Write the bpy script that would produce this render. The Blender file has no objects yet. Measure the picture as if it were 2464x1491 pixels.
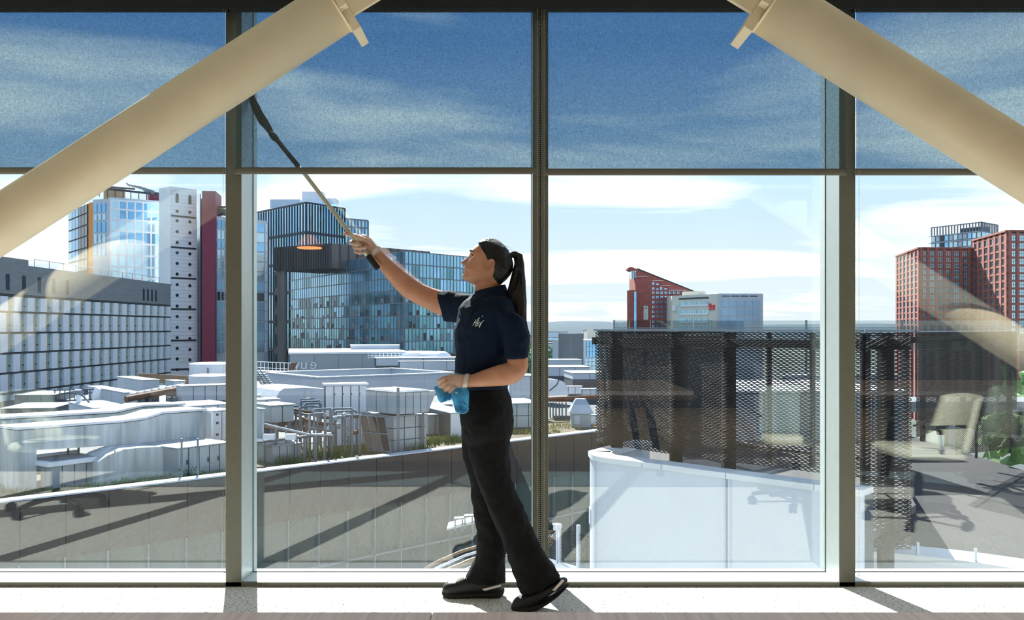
import bpy, bmesh, math, random
from mathutils import Vector, Matrix, noise
random.seed(7)
scene = bpy.context.scene
COL = scene.collection

# ------------------------------------------------------------------ camera
F, CU, CV, CH = 2150.0, 1232.0, 790.0, 1.25      # focal length in px, principal point, eye height
cam_d = bpy.data.cameras.new('camera')
cam_d.sensor_width = 36.0
cam_d.lens = 36.0 * F / 2464.0
cam_d.shift_y = (CV - 745.5) / 2464.0
cam_d.clip_start = 0.05
cam_d.clip_end = 6000
cam = bpy.data.objects.new('camera', cam_d)
cam.location = (0, 0, CH)
cam.rotation_euler = (math.pi / 2, 0, 0)
COL.objects.link(cam)
scene.camera = cam

# ------------------------------------------------------------------ view
scene.view_settings.view_transform = 'Standard'
scene.view_settings.look = 'None'
scene.view_settings.gamma = 1
scene.view_settings.use_curve_mapping = False
scene.view_settings.exposure = 0.0
scene.cycles.max_bounces = 10
scene.cycles.diffuse_bounces = 5
scene.cycles.transparent_max_bounces = 24
scene.cycles.sample_clamp_indirect = 6

# ------------------------------------------------------------------ sky
world = bpy.data.worlds.new('sky')
scene.world = world
world.use_nodes = True
wn, wl = world.node_tree.nodes, world.node_tree.links
wn.clear()


def nd(nodes, kind, **kw):
    n = nodes.new(kind)
    for k, v in kw.items():
        setattr(n, k, v)
    return n


def ramp(nodes, stops, interp='LINEAR'):
    r = nodes.new('ShaderNodeValToRGB')
    r.color_ramp.interpolation = interp
    e = r.color_ramp.elements
    while len(e) < len(stops):
        e.new(0.5)
    for el, (p, c) in zip(e, stops):
        el.position = p
        el.color = (c[0], c[1], c[2], 1) if not isinstance(c, (int, float)) else (c, c, c, 1)
    return r


tc = nd(wn, 'ShaderNodeTexCoord')
sep = nd(wn, 'ShaderNodeSeparateXYZ')
wl.new(tc.outputs['Generated'], sep.inputs[0])
grad = ramp(wn, [(0.0, (0.92, 0.98, 1.02)), (0.06, (0.86, 0.97, 1.06)), (0.17, (0.62, 0.86, 1.12)),
                 (0.30, (0.22, 0.52, 1.00)), (0.6, (0.17, 0.40, 0.80)), (1.0, (0.12, 0.30, 0.66))])
wl.new(sep.outputs['Z'], grad.inputs[0])
add = nd(wn, 'ShaderNodeMath', operation='ADD')
add.inputs[1].default_value = 0.10
wl.new(sep.outputs['Z'], add.inputs[0])
mx = nd(wn, 'ShaderNodeMath', operation='MAXIMUM')
mx.inputs[1].default_value = 0.03
wl.new(add.outputs[0], mx.inputs[0])
dx = nd(wn, 'ShaderNodeMath', operation='DIVIDE')
dy = nd(wn, 'ShaderNodeMath', operation='DIVIDE')
wl.new(sep.outputs['X'], dx.inputs[0]); wl.new(mx.outputs[0], dx.inputs[1])
wl.new(sep.outputs['Y'], dy.inputs[0]); wl.new(mx.outputs[0], dy.inputs[1])
comb = nd(wn, 'ShaderNodeCombineXYZ')
wl.new(dx.outputs[0], comb.inputs[0]); wl.new(dy.outputs[0], comb.inputs[1])
mp = nd(wn, 'ShaderNodeMapping')
mp.inputs['Rotation'].default_value = (0, 0, math.radians(18))
mp.inputs['Scale'].default_value = (0.7, 1.25, 1.0)
mp.inputs['Location'].default_value = (11.3, -3.6, 0)
wl.new(comb.outputs[0], mp.inputs[0])
cn = nd(wn, 'ShaderNodeTexNoise')
cn.inputs['Scale'].default_value = 0.72
cn.inputs['Detail'].default_value = 9
cn.inputs['Roughness'].default_value = 0.52
cn.inputs['Distortion'].default_value = 0.7
wl.new(mp.outputs[0], cn.inputs['Vector'])
crm = ramp(wn, [(0.47, 0.0), (0.55, 0.45), (0.64, 1.0)])
wl.new(cn.outputs[0], crm.inputs[0])
cmix = nd(wn, 'ShaderNodeMix', data_type='RGBA')
wl.new(crm.outputs[0], cmix.inputs[0])
wl.new(grad.outputs[0], cmix.inputs[6])
cmix.inputs[7].default_value = (1.5, 1.5, 1.46, 1)
below = ramp(wn, [(0.49, (0.30, 0.34, 0.36)), (0.5, (1, 1, 1))])
bg = nd(wn, 'ShaderNodeBackground')
bg.inputs['Strength'].default_value = 1.2
wl.new(cmix.outputs[2], bg.inputs['Color'])
wo = nd(wn, 'ShaderNodeOutputWorld')
wl.new(bg.outputs[0], wo.inputs[0])

# ------------------------------------------------------------------ sun (behind the glass, a little to the left, about 40 degrees high)
sun_d = bpy.data.lights.new('sun', 'SUN')
sun_d.energy = 15.5
sun_d.angle = math.radians(0.55)
sun_d.color = (1.0, 0.97, 0.91)
sun = bpy.data.objects.new('sun', sun_d)
SUN = Vector((0.29, -1.0, -0.87)).normalized()
sun.rotation_euler = SUN.to_track_quat('-Z', 'Y').to_euler()
sun.location = (-20, 60, 60)
COL.objects.link(sun)


# ------------------------------------------------------------------ helpers: pixels to places
def at(u, v, Y):
    return Vector(((u - CU) / F * Y, Y, CH - (v - CV) / F * Y))


def onz(u, v, Z):
    Y = F * (CH - Z) / (v - CV)
    return at(u, v, Y)


def lin(c):
    r = []
    for x in c[:3]:
        x = x / 255.0
        r.append(x / 12.92 if x <= 0.04045 else ((x + 0.055) / 1.055) ** 2.4)
    return tuple(r)


# ------------------------------------------------------------------ helpers: materials
MATS = {}


def M(name, col, rough=0.6, metal=0.0, var=0.10, scale=6.0, bump=0.0, stretch=(1, 1, 1), spec=0.4, col2=None, detail=4.0):
    if name in MATS:
        return MATS[name]
    m = bpy.data.materials.new(name)
    m.use_nodes = True
    n, l = m.node_tree.nodes, m.node_tree.links
    b = n['Principled BSDF']
    c = lin(col)
    b.inputs['Roughness'].default_value = rough
    b.inputs['Metallic'].default_value = metal
    b.inputs['Specular IOR Level'].default_value = spec
    t = nd(n, 'ShaderNodeTexCoord')
    mp_ = nd(n, 'ShaderNodeMapping')
    mp_.inputs['Scale'].default_value = stretch
    l.new(t.outputs['Object'], mp_.inputs[0])
    nz = nd(n, 'ShaderNodeTexNoise')
    nz.inputs['Scale'].default_value = scale
    nz.inputs['Detail'].default_value = detail
    l.new(mp_.outputs[0], nz.inputs['Vector'])
    c2 = lin(col2) if col2 else tuple(min(1, x * (1 + var)) for x in c)
    c1 = c if col2 else tuple(x * (1 - var) for x in c)
    r = ramp(n, [(0.32, c1), (0.68, c2)])
    l.new(nz.outputs[0], r.inputs[0])
    l.new(r.outputs[0], b.inputs['Base Color'])
    if bump:
        bp = nd(n, 'ShaderNodeBump')
        bp.inputs['Strength'].default_value = bump
        bp.inputs['Distance'].default_value = 0.02
        l.new(nz.outputs[0], bp.inputs['Height'])
        l.new(bp.outputs[0], b.inputs['Normal'])
    MATS[name] = m
    return m


# ------------------------------------------------------------------ helpers: meshes
class MB:
    def __init__(s):
        s.v, s.f = [], []

    def add(s, vs, fs):
        o = len(s.v)
        s.v += [tuple(p) for p in vs]
        s.f += [tuple(i + o for i in f) for f in fs]
        return s

    def box(s, x0, x1, y0, y1, z0, z1):
        return s.add([(x0, y0, z0), (x1, y0, z0), (x1, y1, z0), (x0, y1, z0), (x0, y0, z1), (x1, y0, z1), (x1, y1, z1), (x0, y1, z1)],
                     [(0, 3, 2, 1), (4, 5, 6, 7), (0, 1, 5, 4), (1, 2, 6, 5), (2, 3, 7, 6), (3, 0, 4, 7)])

    def obox(s, o, e1, e2, e3):
        o, e1, e2, e3 = Vector(o), Vector(e1), Vector(e2), Vector(e3)
        if e1.cross(e2).dot(e3) < 0:
            e1, e2 = e2, e1
        p = [o, o + e1, o + e1 + e2, o + e2]
        p += [q + e3 for q in p]
        return s.add(p, [(0, 3, 2, 1), (4, 5, 6, 7), (0, 1, 5, 4), (1, 2, 6, 5), (2, 3, 7, 6), (3, 0, 4, 7)])

    def prism(s, pts, ext):
        pts = [Vector(p) for p in pts]
        ext = Vector(ext)
        n = len(pts)
        nrm = Vector((0, 0, 0))
        for i in range(n):
            nrm += (pts[i] - pts[0]).cross(pts[(i + 1) % n] - pts[0])
        if nrm.dot(ext) < 0:
            pts.reverse()
        v = pts + [p + ext for p in pts]
        fs = [tuple(range(n))[::-1], tuple(range(n, 2 * n))]
        for i in range(n):
            j = (i + 1) % n
            fs.append((i, j, n + j, n + i))
        return s.add(v, fs)

    def loft(s, rings, cap=True, closed=True):
        n = len(rings[0])
        v, fs = [], []
        for r in rings:
            v += r
        for i in range(len(rings) - 1):
            for j in range(n if closed else n - 1):
                k = (j + 1) % n
                fs.append((i * n + j, i * n + k, (i + 1) * n + k, (i + 1) * n + j))
        if cap and closed:
            fs.append(tuple(range(n))[::-1])
            o = (len(rings) - 1) * n
            fs.append(tuple(range(o, o + n)))
        return s.add(v, fs)

    def tube(s, pts, r, n=8, cap=True):
        pts = [Vector(p) for p in pts]
        rs = r if isinstance(r, (list, tuple)) else [r] * len(pts)
        rings, up = [], None
        for i, p in enumerate(pts):
            d = (pts[min(i + 1, len(pts) - 1)] - pts[max(i - 1, 0)]).normalized()
            if up is None:
                up = Vector((0, 0, 1)) if abs(d.z) < 0.9 else Vector((0, 1, 0))
            x = d.cross(up).normalized()
            y = x.cross(d).normalized()
            up = y
            rings.append([p + (x * math.cos(2 * math.pi * k / n) + y * math.sin(2 * math.pi * k / n)) * rs[i] for k in range(n)])
        return s.loft(rings, cap)

    def lathe(s, c, prof, n=20):
        c = Vector(c)
        return s.loft([[c + Vector((r * math.cos(2 * math.pi * k / n), r * math.sin(2 * math.pi * k / n), z)) for k in range(n)] for r, z in prof])

    def build(s, name, mat, parent=None, smooth=False, bevel=0.0, fix=True):
        me = bpy.data.meshes.new(name)
        me.from_pydata([tuple(p) for p in s.v], [], s.f)
        if fix:
            bm = bmesh.new()
            bm.from_mesh(me)
            bmesh.ops.recalc_face_normals(bm, faces=bm.faces)
            bm.to_mesh(me)
            bm.free()
        o = bpy.data.objects.new(name, me)
        if mat:
            me.materials.append(mat)
        if smooth:
            for p in me.polygons:
                p.use_smooth = True
        COL.objects.link(o)
        if parent is not None:
            attach(o, parent)
        if bevel:
            bv = o.modifiers.new('bevel', 'BEVEL')
            bv.width = bevel
            bv.segments = 2
            bv.limit_method = 'ANGLE'
        return o


def wloc(o):
    l = Vector(o.location)
    while o.parent:
        o = o.parent
        l += Vector(o.location)
    return l


def attach(o, parent):
    """geometry is written in world metres; the child cancels its parent's place"""
    o.parent = parent
    o.location = -wloc(parent)
    return o


def tag(o, label=None, cat=None, group=None, kind=None):
    if label: o['label'] = label
    if cat: o['category'] = cat
    if group: o['group'] = group
    if kind: o['kind'] = kind
    return o


def thing(name, label, cat, loc=(0, 0, 0), group=None):
    o = bpy.data.objects.new(name, None)
    o.empty_display_size = 0.1
    o.location = loc
    COL.objects.link(o)
    return tag(o, label, cat, group)


def struct(name, mb, mat, parent=None, bevel=0.0):
    o = mb.build(name, mat, parent, bevel=bevel)
    if parent is None:
        o['kind'] = 'structure'
    return o


def struct_root(name, loc=(0, 0, 0)):
    o = bpy.data.objects.new(name, None)
    o.location = loc
    COL.objects.link(o)
    o['kind'] = 'structure'
    return o


def twin(o, parent, delta):
    """a piece that shares its mesh with another, moved by delta"""
    c = o.copy()
    COL.objects.link(c)
    c.parent = parent
    c.location = Vector(o.location) + Vector(delta)
    return c


def copy_tree(o, parent=None):
    c = o.copy()
    COL.objects.link(c)
    c.parent = parent
    for ch in o.children:
        copy_tree(ch, c)
    return c


class Face:
    """an upright wall seen between two picture columns; s runs along it in metres, outward faces the camera"""
    def __init__(s, u0, Y0, u1, Y1):
        s.a = Vector(((u0 - CU) / F * Y0, Y0, 0))
        s.b = Vector(((u1 - CU) / F * Y1, Y1, 0))
        s.L = (s.b - s.a).length
        s.d = (s.b - s.a) / s.L
        n = Vector((s.d.y, -s.d.x, 0))
        if n.dot(-(s.a + s.b)) < 0:
            n = -n
        s.n = n

    def S(s, u):
        k = (u - CU) / F
        return (k * s.a.y - s.a.x) / (s.d.x - k * s.d.y)

    def Z(s, u, v):
        Y = s.a.y + s.d.y * s.S(u)
        return CH - (v - CV) / F * Y

    def P(s, q, z, off=0.0):
        p = s.a + s.d * q + s.n * off
        return Vector((p.x, p.y, z))

    def box(s, mb, s0, s1, z0, z1, off=0.0, th=0.1):
        return mb.obox(s.P(s0, z0, off), s.d * (s1 - s0), s.n * th, Vector((0, 0, z1 - z0)))


def text_mesh(txt, size=1.0, extrude=0.02):
    cu = bpy.data.curves.new('txt', 'FONT')
    cu.body = txt
    cu.size = size
    cu.extrude = extrude
    cu.resolution_u = 3
    o = bpy.data.objects.new('txt', cu)
    COL.objects.link(o)
    bpy.context.view_layer.update()
    me = bpy.data.meshes.new_from_object(o.evaluated_get(bpy.context.evaluated_depsgraph_get()))
    bpy.data.objects.remove(o)
    return me


def place_text(txt, name, mat, origin, ex, ez, parent, size=1.0, extrude=0.02):
    """writing whose x runs along ex and whose y runs along ez"""
    me = text_mesh(txt, size, extrude)
    ex, ez = Vector(ex), Vector(ez)
    en = ex.cross(ez).normalized()
    for v in me.vertices:
        v.co = Vector(origin) + ex * v.co.x + ez * v.co.y + en * v.co.z
    me.materials.clear()
    me.materials.append(mat)
    o = bpy.data.objects.new(name, me)
    COL.objects.link(o)
    attach(o, parent)
    return o

# ================================================================== the room
MU = [-1.35 + 1.4875 * i for i in range(-2, 5)]        # mullion centres
YM, YG = 4.33, 4.525                                     # front of the mullions, glass


def carpet_mat():
    m = bpy.data.materials.new('carpet')
    m.use_nodes = True
    n, l = m.node_tree.nodes, m.node_tree.links
    b = n['Principled BSDF']
    b.inputs['Roughness'].default_value = 0.95
    b.inputs['Specular IOR Level'].default_value = 0.1
    t = nd(n, 'ShaderNodeTexCoord')
    mp_ = nd(n, 'ShaderNodeMapping')
    mp_.inputs['Scale'].default_value = (70, 190, 1)
    l.new(t.outputs['Object'], mp_.inputs[0])
    nz = nd(n, 'ShaderNodeTexNoise')
    nz.inputs['Scale'].default_value = 1.0
    nz.inputs['Detail'].default_value = 4
    l.new(mp_.outputs[0], nz.inputs['Vector'])
    r = ramp(n, [(0.36, (0.05, 0.05, 0.05)), (0.45, (0.62, 0.61, 0.57)), (0.62, (0.76, 0.75, 0.71))])
    l.new(nz.outputs[0], r.inputs[0])
    l.new(r.outputs[0], b.inputs['Base Color'])
    bp = nd(n, 'ShaderNodeBump')
    bp.inputs['Strength'].default_value = 0.6
    bp.inputs['Distance'].default_value = 0.006
    l.new(nz.outputs[0], bp.inputs['Height'])
    l.new(bp.outputs[0], b.inputs['Normal'])
    return m


m_wall = M('painted_plaster', (84, 88, 94), 0.8, var=0.03, scale=3)
m_ceil = M('ceiling_white', (214, 218, 214), 0.85, var=0.02, scale=2)
m_mull = M('bronze_grey_aluminium', (108, 107, 95), 0.42, 0.15, var=0.04, scale=30)
m_side = M('silver_skylit', (186, 196, 194), 0.35, 0.25, var=0.03, scale=20)  # sky light on the mullion sides is put into this paler colour
m_sill = M('sill_white', (224, 230, 234), 0.4, 0.0, var=0.02, scale=10)
m_black = M('black_pelmet', (22, 22, 22), 0.6, var=0.05)
m_gasket = M('black_gasket', (10, 11, 12), 0.5, var=0.05)

struct('floor', MB().box(-7, 7, -5, YM + 0.02, -0.25, 0.0), carpet_mat())
struct('ceiling', MB().box(-7, 7, -5, 4.20, 3.30, 3.45), m_ceil)
struct('wall_back', MB().box(-7, 7, -5.15, -5.0, 0, 3.3), m_wall)
struct('wall_left', MB().box(-7.15, -7, -5, YM, 0, 3.3), m_wall)
struct('wall_right', MB().box(7, 7.15, -5, YM, 0, 3.3), m_wall)
struct('trim_1', MB().box(-7, 7, 4.20, 4.262, 2.822, 3.45), m_ceil)           # pale bulkhead over the window
struct('trim_2', MB().box(-7, 7, 4.262, 4.62, 2.935, 3.45), m_black)
struct('trim_12', MB().box(-7, 7, 4.240, 4.262, 2.772, 2.822), m_black)          # dark window head
struct('baseboard_window', MB().box(-7, 7, YM, YM + 0.02, 0.0, 0.021), m_mull)


def glass_mat(name, tint, r0):
    m = bpy.data.materials.new(name)
    m.use_nodes = True
    n, l = m.node_tree.nodes, m.node_tree.links
    n.clear()
    lw = nd(n, 'ShaderNodeLayerWeight')
    lw.inputs['Blend'].default_value = 0.5
    p = nd(n, 'ShaderNodeMath', operation='POWER')
    p.inputs[1].default_value = 4.0
    l.new(lw.outputs['Facing'], p.inputs[0])
    k = nd(n, 'ShaderNodeMath', operation='MULTIPLY_ADD')
    k.inputs[1].default_value = 1 - r0
    k.inputs[2].default_value = r0
    l.new(p.outputs[0], k.inputs[0])
    nz = nd(n, 'ShaderNodeTexNoise')
    nz.inputs['Scale'].default_value = 3.0
    tr = nd(n, 'ShaderNodeBsdfTransparent')
    rt = ramp(n, [(0.3, tuple(x * 0.985 for x in tint)), (0.7, tint)])
    l.new(nz.outputs[0], rt.inputs[0])
    l.new(rt.outputs[0], tr.inputs['Color'])
    gl = nd(n, 'ShaderNodeBsdfGlossy')
    gl.inputs['Roughness'].default_value = 0.0
    gl.inputs['Color'].default_value = (1, 1, 0.97, 1)
    mixn = nd(n, 'ShaderNodeMixShader')
    l.new(k.outputs[0], mixn.inputs[0])
    l.new(tr.outputs[0], mixn.inputs[1])
    l.new(gl.outputs[0], mixn.inputs[2])
    o = nd(n, 'ShaderNodeOutputMaterial')
    l.new(mixn.outputs[0], o.inputs[0])
    return m


m_glass = glass_mat('window_glass', (0.965, 0.99, 0.99), 0.085)

for i in range(len(MU) - 1):
    x0, x1 = MU[i] + 0.0375, MU[i + 1] - 0.0375
    w = struct_root('window_%d' % (i + 1), ((x0 + x1) / 2, YG, 0))
    MB().box(x0 - 0.005, x1 + 0.005, YG, YG + 0.012, 0.018, 2.935).build('glass_pane', m_glass, w)
    MB().box(x0, x1, YM + 0.02, YG + 0.06, 0.0, 0.018).build('sill', m_sill, w)
    g = MB()
    for xs in (x0, x1):
        g.box(xs - 0.004, xs + 0.004, YG - 0.004, YG - 0.0005, 0.018, 2.935)
    g.box(x0, x1, YG - 0.004, YG - 0.0005, 0.0182, 0.022)
    g.build('gasket', m_gasket, w)

for i, x in enumerate(MU):
    t = struct_root('trim_%d' % (i + 3), (x, YM, 0))
    if i == 3:      # the split mullion with its dark joint
        a = MB().box(x - 0.0375, x - 0.006, YM, YG - 0.006, 0, 2.935)
        a.box(x + 0.006, x + 0.0375, YM, YG - 0.006, 0, 2.935)
        MB().box(x - 0.006, x + 0.006, YM + 0.006, YG - 0.006, 0, 2.935).build('joint', m_gasket, t)
    else:
        a = MB().box(x - 0.0375, x + 0.0375, YM, YG - 0.006, 0, 2.935)
    a.build('face', m_mull, t)
    b = MB()
    for sx in (-1, 1):
        b.box(x + sx * 0.0375 - 0.0008, x + sx * 0.0375 + 0.0008, YM + 0.004, YG - 0.002, 0.018, 2.935)
    b.build('reveal', m_side, t)
    MB().box(x - 0.030, x + 0.030, YG + 0.013, YG + 0.10, -0.2, 3.2).build('outer_cap', m_side, t)


# ------------------------------------------------------------------ roller blinds
def blind_mat():
    m = bpy.data.materials.new('solar_screen_fabric')
    m.use_nodes = True
    n, l = m.node_tree.nodes, m.node_tree.links
    n.clear()
    t = nd(n, 'ShaderNodeTexCoord')
    ns = []
    for sc in ((520, 1, 60), (60, 1, 520)):
        mp_ = nd(n, 'ShaderNodeMapping')
        mp_.inputs['Scale'].default_value = sc
        l.new(t.outputs['Object'], mp_.inputs[0])
        z = nd(n, 'ShaderNodeTexNoise')
        z.inputs['Scale'].default_value = 1.0
        z.inputs['Detail'].default_value = 3
        l.new(mp_.outputs[0], z.inputs['Vector'])
        ns.append(z)
    a = nd(n, 'ShaderNodeMath', operation='ADD')
    l.new(ns[0].outputs[0], a.inputs[0]); l.new(ns[1].outputs[0], a.inputs[1])
    h = nd(n, 'ShaderNodeMath', operation='MULTIPLY')
    h.inputs[1].default_value = 0.5
    l.new(a.outputs[0], h.inputs[0])
    r = ramp(n, [(0.34, (0.37, 0.45, 0.50)), (0.66, (0.53, 0.61, 0.66))])
    l.new(h.outputs[0], r.inputs[0])
    tr = nd(n, 'ShaderNodeBsdfTransparent')
    l.new(r.outputs[0], tr.inputs['Color'])
    df = nd(n, 'ShaderNodeBsdfDiffuse')
    df.inputs['Color'].default_value = (0.045, 0.047, 0.047, 1)
    ad = nd(n, 'ShaderNodeAddShader')
    l.new(tr.outputs[0], ad.inputs[0]); l.new(df.outputs[0], ad.inputs[1])
    o = nd(n, 'ShaderNodeOutputMaterial')
    l.new(ad.outputs[0], o.inputs[0])
    return m


m_blind = blind_mat()
m_bar = M('blind_bar_taupe', (104, 99, 88), 0.5, var=0.04, scale=40)
m_chain = M('bead_chain_steel', (168, 164, 146), 0.35, 0.5, var=0.06, scale=90)
YB = 4.285


def bead_chain(x, y, ztop, zbot, gap=0.012):
    mb = MB()
    z = ztop
    pts = []
    while z > zbot:
        pts.append((x, z)); z -= 0.0095
    for k in range(5):
        a = math.pi * (k + 0.5) / 5
        pts.append((x + gap / 2 - gap / 2 * math.cos(a), zbot - gap / 2 * math.sin(a)))
    z = zbot
    while z < ztop:
        pts.append((x + gap, z)); z += 0.0095
    r = 0.0026
    for px, pz in pts:
        mb.add([(px - r, y, pz), (px + r, y, pz), (px, y - r, pz), (px, y + r, pz), (px, y, pz - r), (px, y, pz + r)],
               [(0, 2, 5), (2, 1, 5), (1, 3, 5), (3, 0, 5), (2, 0, 4), (1, 2, 4), (3, 1, 4), (0, 3, 4)])
    return mb


bl_lab = {1: 'roller blind in the leftmost bay, crossed by the left steel tube',
          2: 'roller blind of the bay where the long pole reaches up',
          3: 'roller blind of the bay over the white curved wall',
          4: 'roller blind in the rightmost bay above the brick towers',
          0: 'roller blind one bay left of the picture', 5: 'roller blind one bay right of the picture'}
for i in range(6):
    x0, x1 = MU[i] + 0.020, MU[i + 1] - 0.020
    zb = CH + (790 - 409) / F * YB if i in (1, 2) else CH + (790 - 412) / F * YB
    b = thing('roller_blind', bl_lab[i], 'blind', ((x0 + x1) / 2, YB, zb), 'solar roller blinds')
    MB().box(x0 + 0.006, x1 - 0.006, YB, YB + 0.0012, zb, 2.79).build('fabric', m_blind, b)
    bar = MB()
    n = 14
    bar.loft([[Vector((x, YB + 0.002 + 0.008 * math.cos(2 * math.pi * k / n), zb - 0.003 + 0.0165 * math.sin(2 * math.pi * k / n))) for k in range(n)] for x in (x0, x1)])
    bar.build('bottom_bar', m_bar, b, smooth=False)
    for xe in (x0 - 0.001, x1 + 0.001):
        MB().box(xe - 0.0015, xe + 0.0015, YB - 0.008, YB + 0.012, zb - 0.021, zb + 0.014).build('bar_cap', m_mull, b)
    if i in (1, 2):
        bead_chain(x1 - 0.010 if i == 1 else x1 + 0.004, YB - 0.016, 2.80, 0.09).build('bead_chain', m_chain, b)
    elif i == 3:
        bead_chain(x0 - 0.016, YB - 0.016, 2.80, 0.06).build('bead_chain', m_chain, b)
    elif i == 4:
        bead_chain(x0 - 0.004, YB - 0.016, 2.80, 0.075, 0.017).build('bead_chain', m_chain, b)
    MB().tube([(x0, YB + 0.03, 2.80), (x1, YB + 0.03, 2.80)], 0.024, 12).build('roller_tube', m_black, b)

# ------------------------------------------------------------------ diagonal steel tubes
m_cream = M('cream_painted_steel', (240, 222, 190), 0.42, 0.0, var=0.04, scale=5, bump=0.03)


def brace(name, label, Yp, p_end, slope, side, D=0.232):
    """p_end: picture point where the tube meets its end plate; side -1 the tube runs down to the left"""
    E_ = at(p_end[0], p_end[1], Yp)
    d = Vector((side, 0, -slope)).normalized()           # down along the tube
    L = E_.z / abs(d.z) - 0.02
    root = thing(name, label, 'steel brace', (E_ + d * L), 'diagonal steel braces')
    root.location.z = 0
    q = Vector((d.z, 0, -d.x)).normalized()
    if q.z > 0:
        q = -q                                            # perpendicular, downwards
    yv = Vector((0, 1, 0))
    tb = MB()
    n = 48
    A_ = E_ + d * (L + 0.2)
    tb.loft([[p + (q * math.cos(2 * math.pi * k / n) + yv * math.sin(2 * math.pi * k / n)) * D / 2 for k in range(n)] for p in (E_, E_ + d * L * 0.5, A_)])
    tb.build('tube', m_cream, root, smooth=True)
    # weld bead around the end
    wb = MB()
    wb.loft([[E_ + d * s_ + (q * math.cos(2 * math.pi * k / n) + yv * math.sin(2 * math.pi * k / n)) * (D / 2 + r_) for k in range(n)]
             for s_, r_ in ((0.010, 0), (0.006, 0.004), (0.0, 0.006))])
    wb.build('weld', m_cream, root, smooth=True)
    # end plate: thick square plate, its front half cut back
    pl = MB().obox(E_ - q * 0.150 - yv * 0.060 - d * 0.038, q * 0.300, yv * 0.22, d * 0.038)
    pl.build('end_plate', m_cream, root, bevel=0.003)
    MB().obox(E_ - q * 0.150 - yv * 0.115 - d * 0.037, q * 0.205, yv * 0.056, d * 0.036).build('stiffener', m_cream, root, bevel=0.003)
    # gusset going on up to the node
    gp = [E_ - d * 0.038 + q * 0.088, E_ - d * 0.038 - q * 0.10, E_ - d * 0.75 - q * 0.10, E_ - d * 0.75 + q * 0.10]
    gu = MB().prism([p - yv * 0.055 for p in gp], yv * 0.022)
    gu.build('gusset_plate', m_cream, root, bevel=0.002)
    for k in range(3):
        bt = MB()
        c = E_ - d * (0.10 + 0.14 * k) + q * 0.0
        bt.loft([[c - yv * yy + (q * math.cos(2 * math.pi * j / 6) - d * math.sin(2 * math.pi * j / 6)) * rr for j in range(6)] for yy, rr in ((0.054, 0.022), (0.074, 0.021), (0.078, 0.012))])
        bt.build('bolt', m_cream, root)
    # foot plate on the floor
    fx = (E_ + d * L).x
    MB().box(fx - 0.3, fx + 0.3, Yp - 0.2, Yp + 0.2, 0.0, 0.03).build('foot_plate', m_cream, root)
    return root


brace('steel_brace', 'cream painted steel tube rising from the left edge to the ceiling', 3.90, (812, 17), 0.644, -1)
brace('steel_brace', 'cream painted steel tube falling from the ceiling to the right edge', 3.47, (1850, 10), 0.634, 1)
# the beam both braces hang from
bm_ = MB().box(-6.9, 6.9, 3.36, 4.10, 3.02, 3.30)
struct('trim_10', bm_, m_ceil)


# ------------------------------------------------------------------ furniture
def wood_mat():
    m = bpy.data.materials.new('ash_veneer')
    m.use_nodes = True
    n, l = m.node_tree.nodes, m.node_tree.links
    b = n['Principled BSDF']
    b.inputs['Roughness'].default_value = 0.38
    t = nd(n, 'ShaderNodeTexCoord')
    mp_ = nd(n, 'ShaderNodeMapping')
    mp_.inputs['Scale'].default_value = (60, 1.2, 60)
    l.new(t.outputs['Object'], mp_.inputs[0])
    z = nd(n, 'ShaderNodeTexNoise')
    z.inputs['Scale'].default_value = 1.5
    z.inputs['Detail'].default_value = 5
    z.inputs['Distortion'].default_value = 0.4
    l.new(mp_.outputs[0], z.inputs['Vector'])
    r = ramp(n, [(0.3, lin((206, 184, 178))), (0.7, lin((234, 218, 212)))])
    l.new(z.outputs[0], r.inputs[0])
    l.new(r.outputs[0], b.inputs['Base Color'])
    return m


m_wood = wood_mat()
m_edge = M('walnut_edge', (122, 82, 58), 0.5, var=0.15, scale=20, stretch=(1, 6, 6))
m_blackmetal = M('black_metal', (24, 25, 27), 0.4, 0.4, var=0.06)
m_cushion = M('oatmeal_upholstery', (214, 212, 190), 0.9, var=0.08, scale=140, bump=0.1)
m_plast = M('black_nylon', (28, 28, 30), 0.45, var=0.06)


def table(name, label, x0, x1, y0, y1, seam=None):
    r = thing(name, label, 'table', ((x0 + x1) / 2, (y0 + y1) / 2, 0), 'meeting tables')
    if seam:
        MB().box(x0, seam - 0.0006, y0, y1, 0.695, 0.73).build('table_top', m_wood, r, bevel=0.002)
        MB().box(seam + 0.0006, x1, y0, y1, 0.695, 0.73).build('table_top', m_wood, r, bevel=0.002)
    else:
        MB().box(x0, x1, y0, y1, 0.695, 0.73).build('table_top', m_wood, r, bevel=0.002)
    MB().box(x0 + 0.01, x1 - 0.01, y1 - 0.03, y1 - 0.012, 0.655, 0.695).build('apron', m_edge, r)
    for x in (x0 + 0.25, x1 - 0.25):
        for y in (y0 + 0.15, y1 - 0.15):
            sx = -0.12 if x < (x0 + x1) / 2 else 0.12
            MB().obox((x - 0.03, y - 0.03, 0.0), (0.06, 0, 0), (0, 0.06, 0), (-sx, 0, 0.695)).build('leg', m_blackmetal, r)
    return r


table('meeting_table', 'pinkish wood table whose far edge runs along the bottom of the picture', -3.0, 1.51, 0.06, 1.64, at(1038, 1480, 1.62).x)
table('meeting_table', 'wood table on black legs mirrored in the right hand pane', 2.9, 5.4, 0.06, 1.64)


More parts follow.
